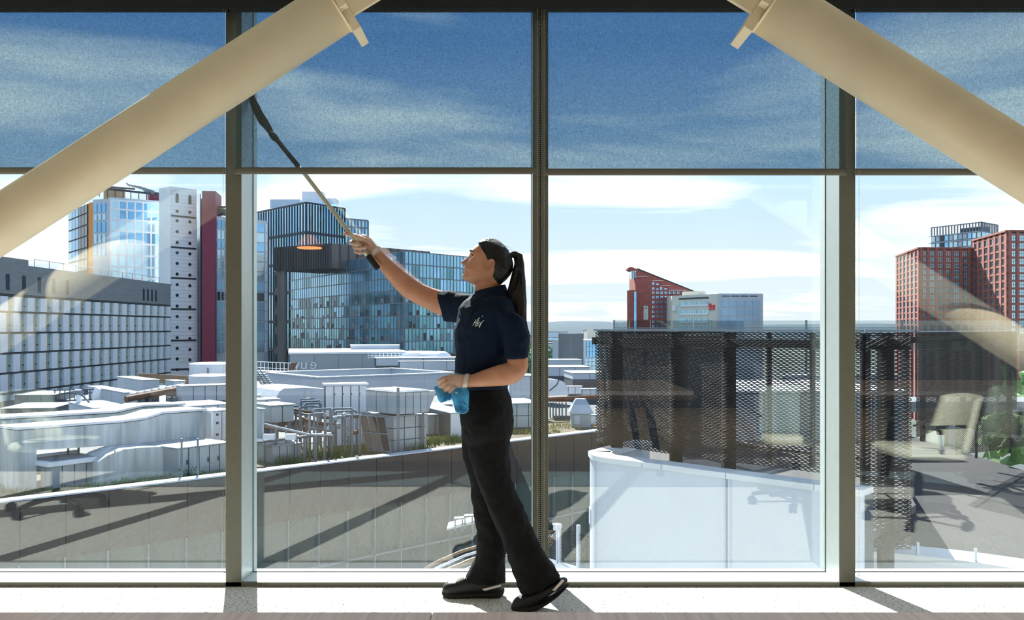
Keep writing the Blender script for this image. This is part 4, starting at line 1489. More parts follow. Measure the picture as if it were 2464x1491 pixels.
stc = thing('roof_stair', 'steel stair beside the recessed roof block', 'stairs', at(630, 945, 76))
for k in range(9):
    a_ = at(612 + 3.6 * k, 900 + 5 * k, 76)
    MB().obox(a_, (0.9, 0, 0), (0, 0.5, 0), (0, 0, 0.06)).build('tread', m_steel, stc)
for du in (0, 10):
    MB().tube([at(608 + du, 893, 75.8), at(642 + du, 942, 75.8)], 0.06, 5).build('stringer', m_steel, stc)
    MB().tube([at(612 + du, 884, 75.8), at(646 + du, 934, 75.8)], 0.05, 5).build('handrail', m_steel, stc)

# ---------------------------------------------------------------- middle: plant
fcv = Face(664, 56, 785, 58)
cvd, _ = traced('curved_hood', 'white hood with a curved shoulder behind the pipework', 'duct', fcv,
                [(662, 960), (668, 950), (674, 940), (684, 934), (735, 932), (785, 935), (785, 1000), (662, 1000)], 4.5, m_bluew)
for u in (735, 751):
    fcv.box(MB(), fcv.S(u) - 0.03, fcv.S(u) + 0.03, fcv.Z(u, 985), fcv.Z(u, 937), 0, 0.04).build('flange', m_silver, cvd)
unit('white_roof_sheet', 'bright flat roof sheet left of the curved hood', 'plant unit', CB(612, 966, 952, 600, 668, Y=58, th=20), 1, 0, m_white)
unit('air_handling_unit', 'white plant box on stilts just right of the first mullion', 'plant unit', CB(651, 1018, 977, 612, 708, Y=43, th=40), 2, 1, m_galv, feet=True)
unit('air_handling_unit', 'tall pale box half hidden by the first mullion', 'plant unit', CB(629, 1056, 985, 590, 636, Y=41, th=45), 1, 2, m_galv)
unit('roof_plank_box', 'flat white lid between the curved hood and the stilted box', 'plant unit', CB(612, 976, 963, 600, 672, Y=50, th=30), 2, 1, m_white)
unit('battery_box', 'low row of ribbed white boxes behind the grass edge', 'plant unit', CB(655, 1119, 1074, 604, 726, Y=41.3, th=42), 4, 3, m_galv)
u1 = CB(783, 1079, 928, 778, 884, Y=47.5, th=18)
pr1 = unit('plant_room', 'riveted white plant room wall behind the pipework', 'plant unit', u1, 5, 0, m_white)
for i in range(2):
    for k in range(4):
        c = u1.P(u1.LR * (0.2 + 0.2 * k), -0.03, u1.z1 - 0.5 - 1.1 * i)
        MB().obox(c, u1.dR * 0.06, -u1.dL * 0.04, Vector((0, 0, 0.1))).build('hinge', m_seam, pr1)
u2 = CB(958, 998, 945, 880, 1030, Y=44.5, th=43)
ah = unit('air_handling_unit', 'big silver air handler, the upper of the stacked pair', 'plant unit', u2, 4, 3, m_galv)
MB().prism([u2.P(u2.LR, 0, u2.z1), u2.P(u2.LR + 0.55, 0, u2.z1), u2.P(u2.LR, 0, u2.z0)], u2.dL * u2.LL).build('end_hood', m_galv, ah)
for k in range(4):
    for j in range(3):
        u2.solid(MB(), u2.LR * k / 4 + 0.05, u2.LR * (k + 1) / 4 - 0.05, u2.LL * j / 3 + 0.05, u2.LL * (j + 1) / 3 - 0.05, u2.z1 + 0.05, u2.z1 + 0.10).build('roof_panel', m_white, ah)
u3 = CB(946, 1088, 1003, 870, 1026, Y=45.2, th=40)
lo = unit('air_handling_unit', 'big silver air handler, the lower of the stacked pair', 'plant unit', u3, 3, 2, m_galv, rows=3)
slp = thing('solar_panel', 'brown framed leaning panels beside the lower air handler', 'panel', at(905, 1085, 43.6))
bl = [at(884, 1083, 43.4), at(942, 1089, 42.6), at(927, 1005, 44.6), at(865, 999, 45.4)]
nb = (bl[1] - bl[0]).cross(bl[3] - bl[0]).normalized()
MB().prism(bl, nb * 0.06).build('frame', m_steel, slp)
for i in range(2):
    for k in range(3):
        def q(s_, t_):
            return bl[0] * (1 - s_) * (1 - t_) + bl[1] * s_ * (1 - t_) + bl[2] * s_ * t_ + bl[3] * (1 - s_) * t_
        e_ = 0.025
        pp = [q(k / 3 + e_, i / 2 + e_), q((k + 1) / 3 - e_, i / 2 + e_), q((k + 1) / 3 - e_, (i + 1) / 2 - e_), q(k / 3 + e_, (i + 1) / 2 - e_)]
        sgn = 1 if nb.y < 0 else -1
        MB().prism([p + nb * (0.07 if sgn > 0 else -0.03) for p in pp], nb * 0.02).build('pane', m_brownp, slp)
for u, vt, Y in ((958, 932, 43.9), (1018, 936, 46.2)):
    t = thing('steel_post', 'tall steel post in front of the stacked air handlers, ' + ('left one' if u < 1000 else 'right one'), 'post', at(u, 1086, Y))
    p = at(u, 1086, Y)
    MB().box(p.x - 0.065, p.x + 0.065, p.y - 0.065, p.y + 0.065, ZR, at(u, vt, Y).z).build('shaft', m_steel, t)
    MB().box(p.x - 0.18, p.x + 0.18, p.y - 0.18, p.y + 0.18, ZR, ZR + 0.05).build('foot', m_steel, t)
fr_ = thing('portal_gantry', 'maze of galvanised portal frames before the plant room', 'frame', at(780, 1080, 45))
for (ua_, ub_, vt, Y) in ((722, 764, 979, 44), (756, 798, 985, 43), (724, 770, 966, 48), (735, 772, 971, 46), (795, 848, 984, 43.5), (808, 858, 990, 45), (745, 782, 996, 42.4), (830, 866, 1000, 44), (712, 738, 992, 45)):
    za = at(ua_, vt, Y)
    zb2 = at(ub_, vt - 2, Y)
    for p in (za, zb2):
        MB().box(p.x - 0.05, p.x + 0.05, p.y - 0.05, p.y + 0.05, ZR, p.z).build('post', m_steel, fr_)
    MB().tube([za, zb2], 0.055, 6).build('beam', m_steel, fr_)
pw_ = thing('lagged_pipework', 'brown lagged pipes with silver valves threading the frames', 'pipes', at(800, 1010, 45))
for pts, r_, mt in (([(705, 985), (775, 995), (776, 1004), (800, 1005)], 0.11, m_rust), ([(800, 1004), (836, 1001), (838, 1010), (838, 1070)], 0.12, m_galv), ([(728, 1010), (745, 1012), (788, 1022)], 0.14, m_rust), ([(843, 1004), (865, 1002)], 0.1, m_rust), ([(848, 1042), (868, 1036)], 0.16, m_rust), ([(812, 1014), (814, 1030), (838, 1030)], 0.09, m_galv), ([(732, 1025), (735, 1080)], 0.12, m_rust), ([(706, 992), (780, 1003), (784, 1060)], 0.09, m_steel), ([(715, 1000), (760, 1018), (806, 1020)], 0.08, m_rust), ([(824, 1005), (824, 1060), (850, 1062)], 0.09, m_steel), ([(744, 1030), (790, 1036), (792, 1085)], 0.08, m_rust), ([(700, 978), (724, 976), (724, 960), (756, 958)], 0.07, m_steel)):
    MB().tube([at(u, v, 44.4) for u, v in pts], r_ * 0.62, 8).build('pipe', mt, pw_, smooth=True)
for u, v in ((744, 984), (828, 998), (814, 1022), (838, 1044), (806, 1006)):
    p = at(u, v, 44.3)
    MB().lathe(p, [(0.05, -0.12), (0.12, -0.07), (0.12, 0.07), (0.05, 0.12)], 10).build('valve', m_galv, pw_)
tr_ = thing('pipe_trestle', 'pipes on a trestle running right from the stilted box', 'pipes', at(720, 1050, 42))
for k in range(4):
    MB().tube([at(628, 1018 + 3 * k, 41.5 + 0.4 * k), at(742 + 4 * k, 1045 + 1 * k, 41.5 + 0.4 * k), at(800, 1046 + k, 42 + 0.3 * k)], 0.055, 6).build('pipe', m_rust if k % 2 else m_galv, tr_)
MB().obox(at(612, 1068, 41), at(798, 1046, 42.2) - at(612, 1068, 41), (0, 0.5, 0), (0, 0, 0.1)).build('tray', m_seam, tr_)
for u in (637, 664, 688, 714, 731, 735, 757, 761, 780):
    p = at(u, 1050, 41.8)
    MB().box(p.x - 0.035, p.x + 0.035, p.y, p.y + 0.07, ZR, p.z + (0.5 if u in (664, 688) else 0.05)).build('post', m_steel, tr_)
for u, v, w_, h_ in ((632, 1058, 0.52, 0.26), (686, 1058, 0.46, 0.26), (617, 1062, 0.3, 0.12)):
    p = at(u, v, 40.9)
    MB().box(p.x, p.x + w_, p.y, p.y + 0.25, p.z, p.z + h_).build('junction_box', m_white, tr_)
unit('air_handling_unit', 'low white ribbed box right of the stacked air handlers', 'plant unit', CB(1030, 1046, 999, 1020, 1082, Y=52, th=25), 3, 1, m_galv)
unit('air_handling_unit', 'white box with a pitched lid behind the blue cloth', 'plant unit', CB(1035, 998, 975, 1020, 1090, Y=57, th=20), 1, 1, m_bluew)
unit('air_handling_unit', 'plain white upright box left of her hip', 'plant unit', CB(1084, 1060, 994, 1080, 1135, Y=50.5, th=25), 1, 0, m_white)
unit('air_handling_unit', 'silver panelled box right of her hip', 'plant unit', CB(1215, 1030, 972, 1180, 1300, Y=54.5, th=15), 3, 1, m_galv, rows=2)
unit('air_handling_unit', 'tall pale box higher right of her hip', 'plant unit', CB(1253, 972, 905, 1225, 1300, Y=62, th=20), 2, 2, m_bluew)

# ---------------------------------------------------------------- right of the split mullion
dm = thing('hooded_fan', 'pale fan hood with faceted top on a small grey hut', 'plant unit', at(1396, 1022, 57))
c = at(1397, 1022, 57)
c.z = ZR
def sq(w_, d_, z):
    return [Vector((c.x - w_, c.y - d_, z)), Vector((c.x + w_, c.y - d_, z)), Vector((c.x + w_, c.y + d_, z)), Vector((c.x - w_, c.y + d_, z))]
zb1, zb2_, zb3 = at(0, 993, 57).z, at(0, 972, 57).z, at(0, 959, 57).z
MB().loft([sq(0.62, 0.6, ZR - 0.3), sq(0.62, 0.6, zb1)]).build('hut', m_galv, dm)
MB().loft([sq(0.74, 0.72, zb1), sq(0.74, 0.72, zb1 + 0.1), sq(0.52, 0.5, zb2_)]).build('skirt', m_bluew, dm)
MB().loft([sq(0.52, 0.5, zb2_), sq(0.32, 0.32, zb3), sq(0.26, 0.26, zb3 + 0.02)]).build('crown', m_galv, dm)
MB().box(c.x - 0.45, c.x - 0.1, c.y - 0.64, c.y - 0.6, ZR + 0.2, zb1 - 0.1).build('door', m_silver, dm)
unit('tarped_box', 'small white box with a blue sheet beside the fan hood', 'plant unit', CB(1412, 1022, 1000, 1408, 1450, Y=58, th=15), 1, 0, m_white, capm=M('blue_sheet', (90, 130, 170), 0.6))
pf = thing('pipe_platform', 'rusty pipe platform on thin stilts right of the split mullion', 'pipes', at(1345, 1010, 62))
MB().obox(at(1318, 966, 62), (1.6, 0, 0), (0, 3, 0), (0, 0, 0.14)).build('deck', m_rust, pf)
MB().tube([at(1318, 960, 61), at(1440, 954, 63)], 0.14, 6).build('pipe', m_rust, pf)
for u in (1324, 1331, 1338, 1346, 1353, 1362):
    p = at(u, 968, 62)
    MB().box(p.x - 0.05, p.x + 0.05, p.y, p.y + 0.1, ZR - 0.2, p.z).build('post', m_steel, pf)
fcd = Face(1316, 72, 1366, 73)
cd, _ = traced('curved_duct', 'white curved duct bend beside the split mullion', 'duct', fcd, [(1316, 952), (1316, 912), (1340, 912), (1356, 918), (1366, 932), (1367, 950)], 3, m_white)
for u0, v0, u1_, v1_ in ((1322, 940, 1340, 925), (1340, 925, 1345, 914)):
    MB().tube([at(u0, v0, 71.8), at(u1_, v1_, 71.8)], 0.05, 4).build('flange', m_seam, cd)
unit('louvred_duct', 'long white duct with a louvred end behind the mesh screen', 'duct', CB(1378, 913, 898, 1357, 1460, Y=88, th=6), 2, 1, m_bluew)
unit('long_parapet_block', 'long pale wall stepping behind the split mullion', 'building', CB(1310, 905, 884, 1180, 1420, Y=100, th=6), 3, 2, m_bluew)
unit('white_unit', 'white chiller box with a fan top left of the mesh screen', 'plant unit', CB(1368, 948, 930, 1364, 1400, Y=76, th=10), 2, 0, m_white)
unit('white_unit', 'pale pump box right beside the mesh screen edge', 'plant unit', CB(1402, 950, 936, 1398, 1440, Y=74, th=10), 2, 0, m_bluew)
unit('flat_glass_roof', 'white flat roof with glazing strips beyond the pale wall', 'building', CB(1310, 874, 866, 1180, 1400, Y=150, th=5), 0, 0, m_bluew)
gp_ = Face(1369, 160, 1404, 162)
tp_ = thing('tall_grey_panel', 'tall blank grey slab standing over the white roofs', 'building', gp_.P(2, ZG))
block(tp_, gp_, ZG, gp_.Z(1380, 802), 3, m_greyw)
gp2 = Face(1404, 175, 1470, 178)
bo = thing('blue_window_block', 'small office with a blue glazed front beside the grey slab', 'building', gp2.P(2, ZG))
block(bo, gp2, ZG, gp2.Z(1420, 817), 12, m_white)
glass_grid(bo, gp2, [1410, 1417, 1424, 1431, 1438, 1445], [820, 833, 846, 860], lambda i, j: m_bwin, z_ref=1420, gap=0.06)
glass_grid(bo, gp2, [1405, 1414, 1423, 1432, 1445], [862, 870, 880, 890], lambda i, j: m_gwin, z_ref=1420, gap=0.08)
unit('roof_box', 'pale box on the roof behind the blue glazed office', 'building', CB(1412, 818, 792, 1405, 1450, Y=190, th=8), 0, 0, m_cream_r)

# ---------------------------------------------------------------- weeds on the roof edge
m_grass = M('yellow_green_weeds', (120, 134, 56), 0.9, var=0.4, scale=0.8, col2=(176, 160, 78))
m_green = M('green_weeds', (66, 96, 44), 0.9, var=0.4, scale=1.2)


def weeds(name, label, spots, mat, n, hh):
    mb = MB()
    rg_ = random.Random(len(label))
    for (u, v, ru) in spots:
        c_ = onz(u, v, ZR)
        for k in range(n):
            x, y = c_.x + rg_.uniform(-ru, ru), c_.y + rg_.uniform(-0.5, 0.8)
            off = (Vector((x, y, 0)) - fm.a).dot(fm.n)
            if off > -0.6:
                s_ = off + 0.6 + rg_.uniform(0, 0.6)
                x -= fm.n.x * s_; y -= fm.n.y * s_
            h = hh * rg_.uniform(0.4, 1.0)
            a_ = rg_.uniform(0, 6.28)
            dx_, dy_ = 0.028 * math.cos(a_), 0.028 * math.sin(a_)
            lx, ly = rg_.uniform(-0.2, 0.2), rg_.uniform(-0.2, 0.2)
            mb.add([(x - dx_, y - dy_, ZR), (x + dx_, y + dy_, ZR), (x + lx, y + ly, ZR + h)], [(0, 1, 2)])
    o = mb.build(name, mat, None, fix=False)
    tag(o, label, 'weeds', kind='stuff')


weeds('weeds', 'yellow green weeds along the roof edge behind the dark band', [(640 + 22 * k, 1110 - 2.6 * k, 1.0) for k in range(21)] + [(1250, 1043, 1.5), (1290, 1040, 1.5), (1340, 1030, 1.5), (1380, 1024, 1.5)], m_grass, 110, 0.34)
weeds('weeds', 'dark green weeds under the left ducts', [(250 + 18 * k, 1172 - 2.0 * k, 0.7) for k in range(17)] + [(15, 1190, 0.8), (5, 1180, 0.8), (160, 1182, 0.8), (60, 1190, 1.0)], m_green, 60, 0.26)
weeds('weeds', 'fresh green tufts among the trestle legs', [(770, 1100, 0.9), (800, 1103, 1.0), (1010, 1082, 0.8), (1060, 1068, 0.8), (1095, 1062, 0.5), (700, 1115, 0.7)], m_green, 150, 0.5)
shr = thing('roof_shrub', 'small green shrub growing between the left ducts', 'shrub', onz(350, 1085, ZR))
mb = MB()
rg_ = random.Random(5)
for (u, v, r_) in ((352, 1066, 0.5), (335, 1068, 0.4), (375, 1063, 0.5), (465, 1142, 0.4)):
    c_ = at(u, v, 42 if v < 1100 else 37.2)
    for k in range(90):
        p = c_ + Vector((rg_.gauss(0, r_), rg_.gauss(0, 0.25), rg_.gauss(0, r_ * 0.35)))
        a_ = Vector((rg_.gauss(0, 0.07), rg_.gauss(0, 0.07), rg_.gauss(0, 0.07)))
        b_ = Vector((rg_.gauss(0, 0.07), rg_.gauss(0, 0.07), rg_.gauss(0, 0.07)))
        mb.add([p, p + a_, p + b_], [(0, 1, 2)])
mb.build('leaves', m_green, shr, fix=False)['kind'] = 'stuff'

# ================================================================== the terrace outside: curved white wall and mesh screens
m_wallw = M('white_cladding', (198, 205, 211), 0.45, var=0.03, scale=0.7)
m_mesh = M('black_expanded_metal', (15, 17, 20), 0.5, 0.3, var=0.1, scale=5)
m_post = M('charcoal_post', (34, 37, 41), 0.5, 0.3, var=0.08)
m_copp = M('pale_coping', (216, 220, 220), 0.5, var=0.04, scale=2)


def curve_xy(pts, n):
    """smooth plan curve through (u, Y) picture columns with their distances"""
    P_ = [Vector(((u - CU) / F * Y, Y, 0)) for u, Y in pts]
    out = []
    m = len(P_) - 1
    for k in range(n + 1):
        t = k / n * m
        i = min(int(t), m - 1)
        f = t - i
        p0, p1, p2, p3 = P_[max(i - 1, 0)], P_[i], P_[i + 1], P_[min(i + 2, m)]
        out.append(0.5 * ((2 * p1) + (p2 - p0) * f + (2 * p0 - 5 * p1 + 4 * p2 - p3) * f * f + (3 * p1 - p0 - 3 * p2 + p3) * f ** 3))
    return out


def norms(c):
    r = []
    for i in range(len(c)):
        d = (c[min(i + 1, len(c) - 1)] - c[max(i - 1, 0)]).normalized()
        n = Vector((d.y, -d.x, 0))
        if n.dot(c[i]) > 0:
            n = -n
        r.append(n)
    return r


def ribbon(mb, c, nr, i0, i1, z0, z1, o0, o1):
    rings = []
    for i in range(i0, i1 + 1):
        p, n = c[i], nr[i]
        rings.append([Vector((p.x + n.x * o, p.y + n.y * o, z)) for o, z in ((o0, z0), (o1, z0), (o1, z1), (o0, z1))])
    mb.loft(rings)
    return mb


ZW = -1.0
wc = curve_xy([(1424, 16.45), (1445.5, 15.76), (1551, 15.1), (1607, 14.8), (1733.6, 14.07), (1895, 13.25), (1985, 12.86), (2083, 12.47)], 56)
wn_ = norms(wc)
tw_ = thing('terrace_wall', 'curved white clad terrace wall with a pale stone coping', 'wall', (wc[28].x, wc[28].y, -7))
seams_u = [(0, 7), (7, 33), (33, 56)]
for a_, b_ in seams_u:
    mb = MB()
    rings = []
    for i in range(a_, b_ + 1):
        p, n = wc[i].copy(), wn_[i]
        d = (wc[min(i + 1, 56)] - wc[max(i - 1, 0)]).normalized()
        if i == a_: p = p + d * 0.012
        if i == b_: p = p - d * 0.012
        rings.append([Vector((p.x + n.x * o, p.y + n.y * o, z)) for o, z in ((0, -7), (0.04, -7), (0.04, ZW - 0.09), (0, ZW - 0.09))])
    mb.loft(rings).build('cladding_panel', m_wallw, tw_)
ribbon(MB(), wc, wn_, 0, 56, -7, ZW - 0.09, -0.30, 0.0).build('core', m_seam, tw_)
cuts = [0, 7, 16, 23, 33, 46, 56]
for a_, b_ in zip(cuts[:-1], cuts[1:]):
    mb = MB()
    rings = []
    for i in range(a_, b_ + 1):
        p, n = wc[i].copy(), wn_[i]
        d = (wc[min(i + 1, 56)] - wc[max(i - 1, 0)]).normalized()
        if i == b_: p = p - d * 0.015
        rings.append([Vector((p.x + n.x * o, p.y + n.y * o, z)) for o, z in ((-0.34, ZW - 0.09), (0.07, ZW - 0.09), (0.07, ZW), (-0.34, ZW))])
    mb.loft(rings).build('coping_stone', m_copp, tw_)
for i in (33,):
    p, n = wc[i], wn_[i]
    d = (wc[i + 1] - wc[i - 1]).normalized()
    for s_ in (-0.05, 0.05):
        MB().obox(Vector((p.x, p.y, -7)) + d * s_ + n * 0.02, d * 0.03, n * 0.035, Vector((0, 0, ZW - 0.1 + 7))).build('joint_strip', m_silver, tw_)
# return leg of the wall, going away behind the screen
rA, rB = onz(1424, 1084, ZW), onz(1530, 1057, ZW)
dd = (rB - rA).normalized()
nn = Vector((dd.y, -dd.x, 0))
MB().obox(rA + Vector((0, 0, -6)), dd * (rB - rA).length, nn * 0.30, Vector((0, 0, 5.91))).build('return_wall', m_wallw, tw_)
MB().obox(rA + Vector((0, 0, -0.09)) - nn * 0.05, dd * (rB - rA).length, nn * 0.42, Vector((0, 0, 0.09))).build('coping_stone', m_copp, tw_)
MB().obox(at(1420, 1264, 16.2), (0.22, 0, 0), (0, 0.25, 0), (0, 0, 0.30)).build('junction_box', m_wallw, tw_)
dk = MB()
deck_pts = [Vector((p.x - n.x * 0.3, p.y - n.y * 0.3, -1.75)) for p, n in zip(wc[::4], wn_[::4])] + [Vector((6.6, 14.6, -1.75)), Vector((9.5, 23.4, -1.75)), Vector((3.0, 22.5, -1.75)), Vector((2.5, 18.5, -1.75))]
dk.prism(deck_pts, (0, 0, 0.12))
deck = dk.build('terrace_deck', M('deck_paving', (70, 70, 70), 0.8, var=0.08, scale=1.5))
deck['kind'] = 'structure'


def expanded(c, z0, z1, lw=0.104, row=0.0285, t=0.0135, dp=0.010, tilt=0.004):
    """expanded metal: zigzag strands whose crests touch the strand above"""
    L = [0.0]
    for i in range(len(c) - 1):
        L.append(L[-1] + (c[i + 1] - c[i]).length)
    n = int(L[-1] / (lw / 2))
    pos = []
    j = 0
    nr_ = norms(c)
    for k in range(n + 1):
        s_ = min(k * lw / 2, L[-1] - 1e-6)
        while L[j + 1] < s_: j += 1
        f = (s_ - L[j]) / max(L[j + 1] - L[j], 1e-9)
        pos.append((c[j].lerp(c[j + 1], f), nr_[j]))
    mb = MB()
    rows = int((z1 - z0) / row)
    for r in range(rows + 1):
        rings = []
        for k, (p, nv) in enumerate(pos):
            z = z0 + row * r + (row / 2 - t / 2) * (1 if (k + r) % 2 else -1)
            rings.append([Vector((p.x + nv.x * (dp + a) , p.y + nv.y * (dp + a), z + b)) for a, b in ((0, -t / 2), (0.0, t / 2), (-dp * 1.6, t / 2 + tilt), (-dp * 1.6, -t / 2 + tilt))])
        mb.loft(rings)
    return mb


def screen(label, pts, z0, z1, posts=(), n=40, rim=True, **kw):
    c = curve_xy(pts, n)
    nv = norms(c)
    r = thing('mesh_screen', label, 'screen', (c[n // 2].x, c[n // 2].y, z0), 'expanded metal screens')
    o = expanded(c, z0, z1, **kw).build('mesh', m_mesh, r, fix=False)
    o['kind'] = 'stuff'
    if rim:
        ribbon(MB(), c, nv, 0, n, z1, z1 + 0.035, -0.06, 0.06).build('top_rail', m_steel, r)
        ribbon(MB(), c, nv, 0, n, z1 - 0.26, z1 - 0.12, -0.14, -0.08).build('beam', m_post, r)
        ribbon(MB(), c, nv, 0, n, z0 + 0.24, z0 + 0.28, -0.08, -0.04).build('lower_rail', m_post, r)
    for u, w_, zb in posts:
        best = min(range(len(c)), key=lambda i: abs(CU + F * c[i].x / c[i].y - u))
        p, q = c[best], nv[best]
        b = Vector((p.x - q.x * 0.18, p.y - q.y * 0.18, 0))
        MB().box(b.x - w_ / 2, b.x + w_ / 2, b.y - w_ / 2, b.y + w_ / 2, zb, z1 - 0.02).build('post', m_post, r)
    return r


screen('black mesh screen hung above the curved white wall', [(1434, 17.2), (1520, 16.4), (1600, 15.7), (1720, 14.9), (1850, 14.2), (1985, 13.5), (2075, 13.1)], -0.93, 1.20,
       ((1470, 0.22, -1.7), (1612, 0.20, -1.7), (1732, 0.20, -1.7), (1828, 0.07, -0.9), (1943, 0.07, -0.9), (2062, 0.08, -1.7)))
screen('black mesh screen reaching lower, right of the second wide mullion', [(2083, 13.05), (2130, 12.95), (2196, 12.9)], -1.93, 1.20, ((2086, 0.06, -1.9), (2134, 0.18, -2.6), (2192, 0.05, -1.9)), n=16)
screen('inner black mesh screen going back behind the left end of the first', [(1440, 17.3), (1560, 19.6), (1700, 21.5), (1745, 22.0)], -1.2, 1.20, ((1500, 0.12, -1.7), (1560, 0.12, -1.7), (1660, 0.16, -1.7)), n=24)
screen('far black mesh screen below the brick towers', [(2205, 21.5), (2300, 24.5), (2380, 27.0), (2447, 29.0)], -1.35, 1.16, ((2240, 0.10, -1.6), (2278, 0.16, -1.6), (2330, 0.12, -1.6), (2365, 0.2, -1.6), (2445, 0.12, -1.6)), n=30, lw=0.11, row=0.040, t=0.016, dp=0.008)
screen('low black mesh rail under the far screen', [(2300, 23.0), (2400, 24.0), (2480, 25.0)], -2.0, -1.05, ((2360, 0.05, -2.2), (2450, 0.05, -2.2)), n=12, rim=False)
# dark plant hut behind the left half of the screen
ph = CB(1520, 1085, 815, 1470, 1738, Y=22.8, th=10)
unit('plant_hut', 'dark brown plant hut seen through the left half of the mesh', 'building', ph, 5, 1, M('dark_hut', (48, 44, 44), 0.7, var=0.2, scale=2))
# white roof block behind the right half
wbk = CB(1752, 1120, 946, 1745, 2185, Y=23.6, th=4)
wr = unit('white_roof_block', 'sunlit white roof block seen through the right half of the mesh', 'building', wbk, 5, 0, m_wallw, cap=True)
wb2 = CB(1890, 946, 905, 1880, 2160, Y=29, th=4)
unit('white_roof_block', 'second white block stepping up behind, seen through the mesh', 'building', wb2, 4, 0, m_wallw)
# low parapet at lower right
lc = curve_xy([(2080, 15.6), (2200, 15.3), (2330, 14.9), (2464, 14.4), (2620, 13.9)], 30)
ln_ = norms(lc)
lp = thing('curved_parapet', 'low curved white parapet with a paved edge at the lower right', 'wall', (lc[15].x, lc[15].y, -6))
ribbon(MB(), lc, ln_, 0, 30, -6, -2.72, -0.25, 0.0).build('wall', m_wallw, lp)
for k in range(5):
    ribbon(MB(), lc, ln_, k * 6, k * 6 + 6, -2.72, -2.62, -0.7 + 0.0, 0.05).build('paving_slab', m_copp, lp)
for i in (8, 16, 24):
    p, q = lc[i], ln_[i]
    MB().box(p.x - 0.02, p.x + 0.02, p.y - 0.02, p.y + 0.02, -2.62, -2.40).build('rail_post', m_silver, lp)
lk = MB().prism([Vector((p.x - q.x * 0.6, p.y - q.y * 0.6, -2.8)) for p, q in zip(lc[::5], ln_[::5])] + [Vector((14, 20, -2.8)), Vector((15, 40, -2.8)), Vector((6, 40, -2.8))], (0, 0, 0.1))
lk.build('lower_deck', M('lower_deck_paving', (44, 44, 46), 0.85, var=0.12, scale=1.2))['kind'] = 'structure'

# glass balustrade on the far deck, just above the screen's top rail
gbal = thing('glass_balustrade', 'glass balustrade with slim posts just above the mesh screen', 'railing', at(1900, 797, 34))
m_bal = glass_mat('balustrade_glass', (0.74, 0.80, 0.82), 0.06)
cbl = [(1478, 34), (1712, 33.5), (1940, 33), (2170, 32.5), (2400, 32), (2640, 31.5)]
for (ua_, Ya), (ub_, Yb) in zip(cbl[:-1], cbl[1:]):
    f = Face(ua_, Ya, ub_, Yb)
    f.box(MB(), 0.04, f.L - 0.04, 0.45, f.Z(ua_, 771), 0, 0.012).build('glass_pane', m_bal, gbal)
    f.box(MB(), -0.035, 0.035, -1.5, f.Z(ua_, 770), -0.03, 0.07).build('post', m_steel, gbal)
    f.box(MB(), 0, f.L, f.Z(ua_, 789.5), f.Z(ua_, 787.8), -0.02, 0.05).build('rail', m_steel, gbal)
fdk = MB().box(3.5, 24, 33.6, 36, -1.9, -1.5)
fdk.build('far_deck', m_greyw)['kind'] = 'structure'
for k in range(5):
    MB().box(4 + 4.2 * k, 4.3 + 4.2 * k, 34, 34.3, ZG, -1.9).build('deck_column', m_greyw, bpy.data.objects['far_deck'])

# ---------------------------------------------------------------- the lane below, between wall and split mullion
lane = MB().box(-2, 26, 20, 44, -11.3, -11.0)
lane.build('lane', M('lane_paving', (150, 130, 118), 0.85, var=0.12, scale=1.2))['kind'] = 'structure'
lf = Face(1300, 24.5, 1440, 22.8)
lfn = thing('lane_fence', 'pale mesh fence with white posts beside the lane below', 'fence', lf.P(1, -8))
for u in (1348, 1393):
    q = lf.S(u)
    lf.box(MB(), q - 0.04, q + 0.04, lf.Z(u, 1400), lf.Z(u, 1262), -0.02, 0.08).build('post', m_white, lfn)
o = expanded([lf.P(lf.L * k / 10, 0) for k in range(11)], lf.Z(1348, 1362), lf.Z(1348, 1268), lw=0.11, row=0.05, t=0.012).build('mesh', m_mesh, lfn, fix=False)
o['kind'] = 'stuff'
lf.box(MB(), 0, lf.L, lf.Z(1370, 1366), lf.Z(1370, 1356), 0.02, 0.25).build('kerb', m_copp, lfn)
lmp = thing('lane_lamp', 'small white lamp head on a post beside the lane', 'lamp', lf.P(lf.S(1350), -8))
q = lf.S(1350)
lf.box(MB(), q - 0.07, q + 0.07, lf.Z(1350, 1273), lf.Z(1350, 1260), 0.08, 0.14).build('lamp_head', m_white, lmp)
lf.box(MB(), q - 0.10, q + 0.10, lf.Z(1350, 1260), lf.Z(1350, 1258), 0.06, 0.18).build('lamp_lid', m_white, lmp)
lf.box(MB(), q - 0.02, q + 0.02, lf.Z(1350, 1400), lf.Z(1350, 1273), 0.13, 0.04).build('lamp_post', m_white, lmp)
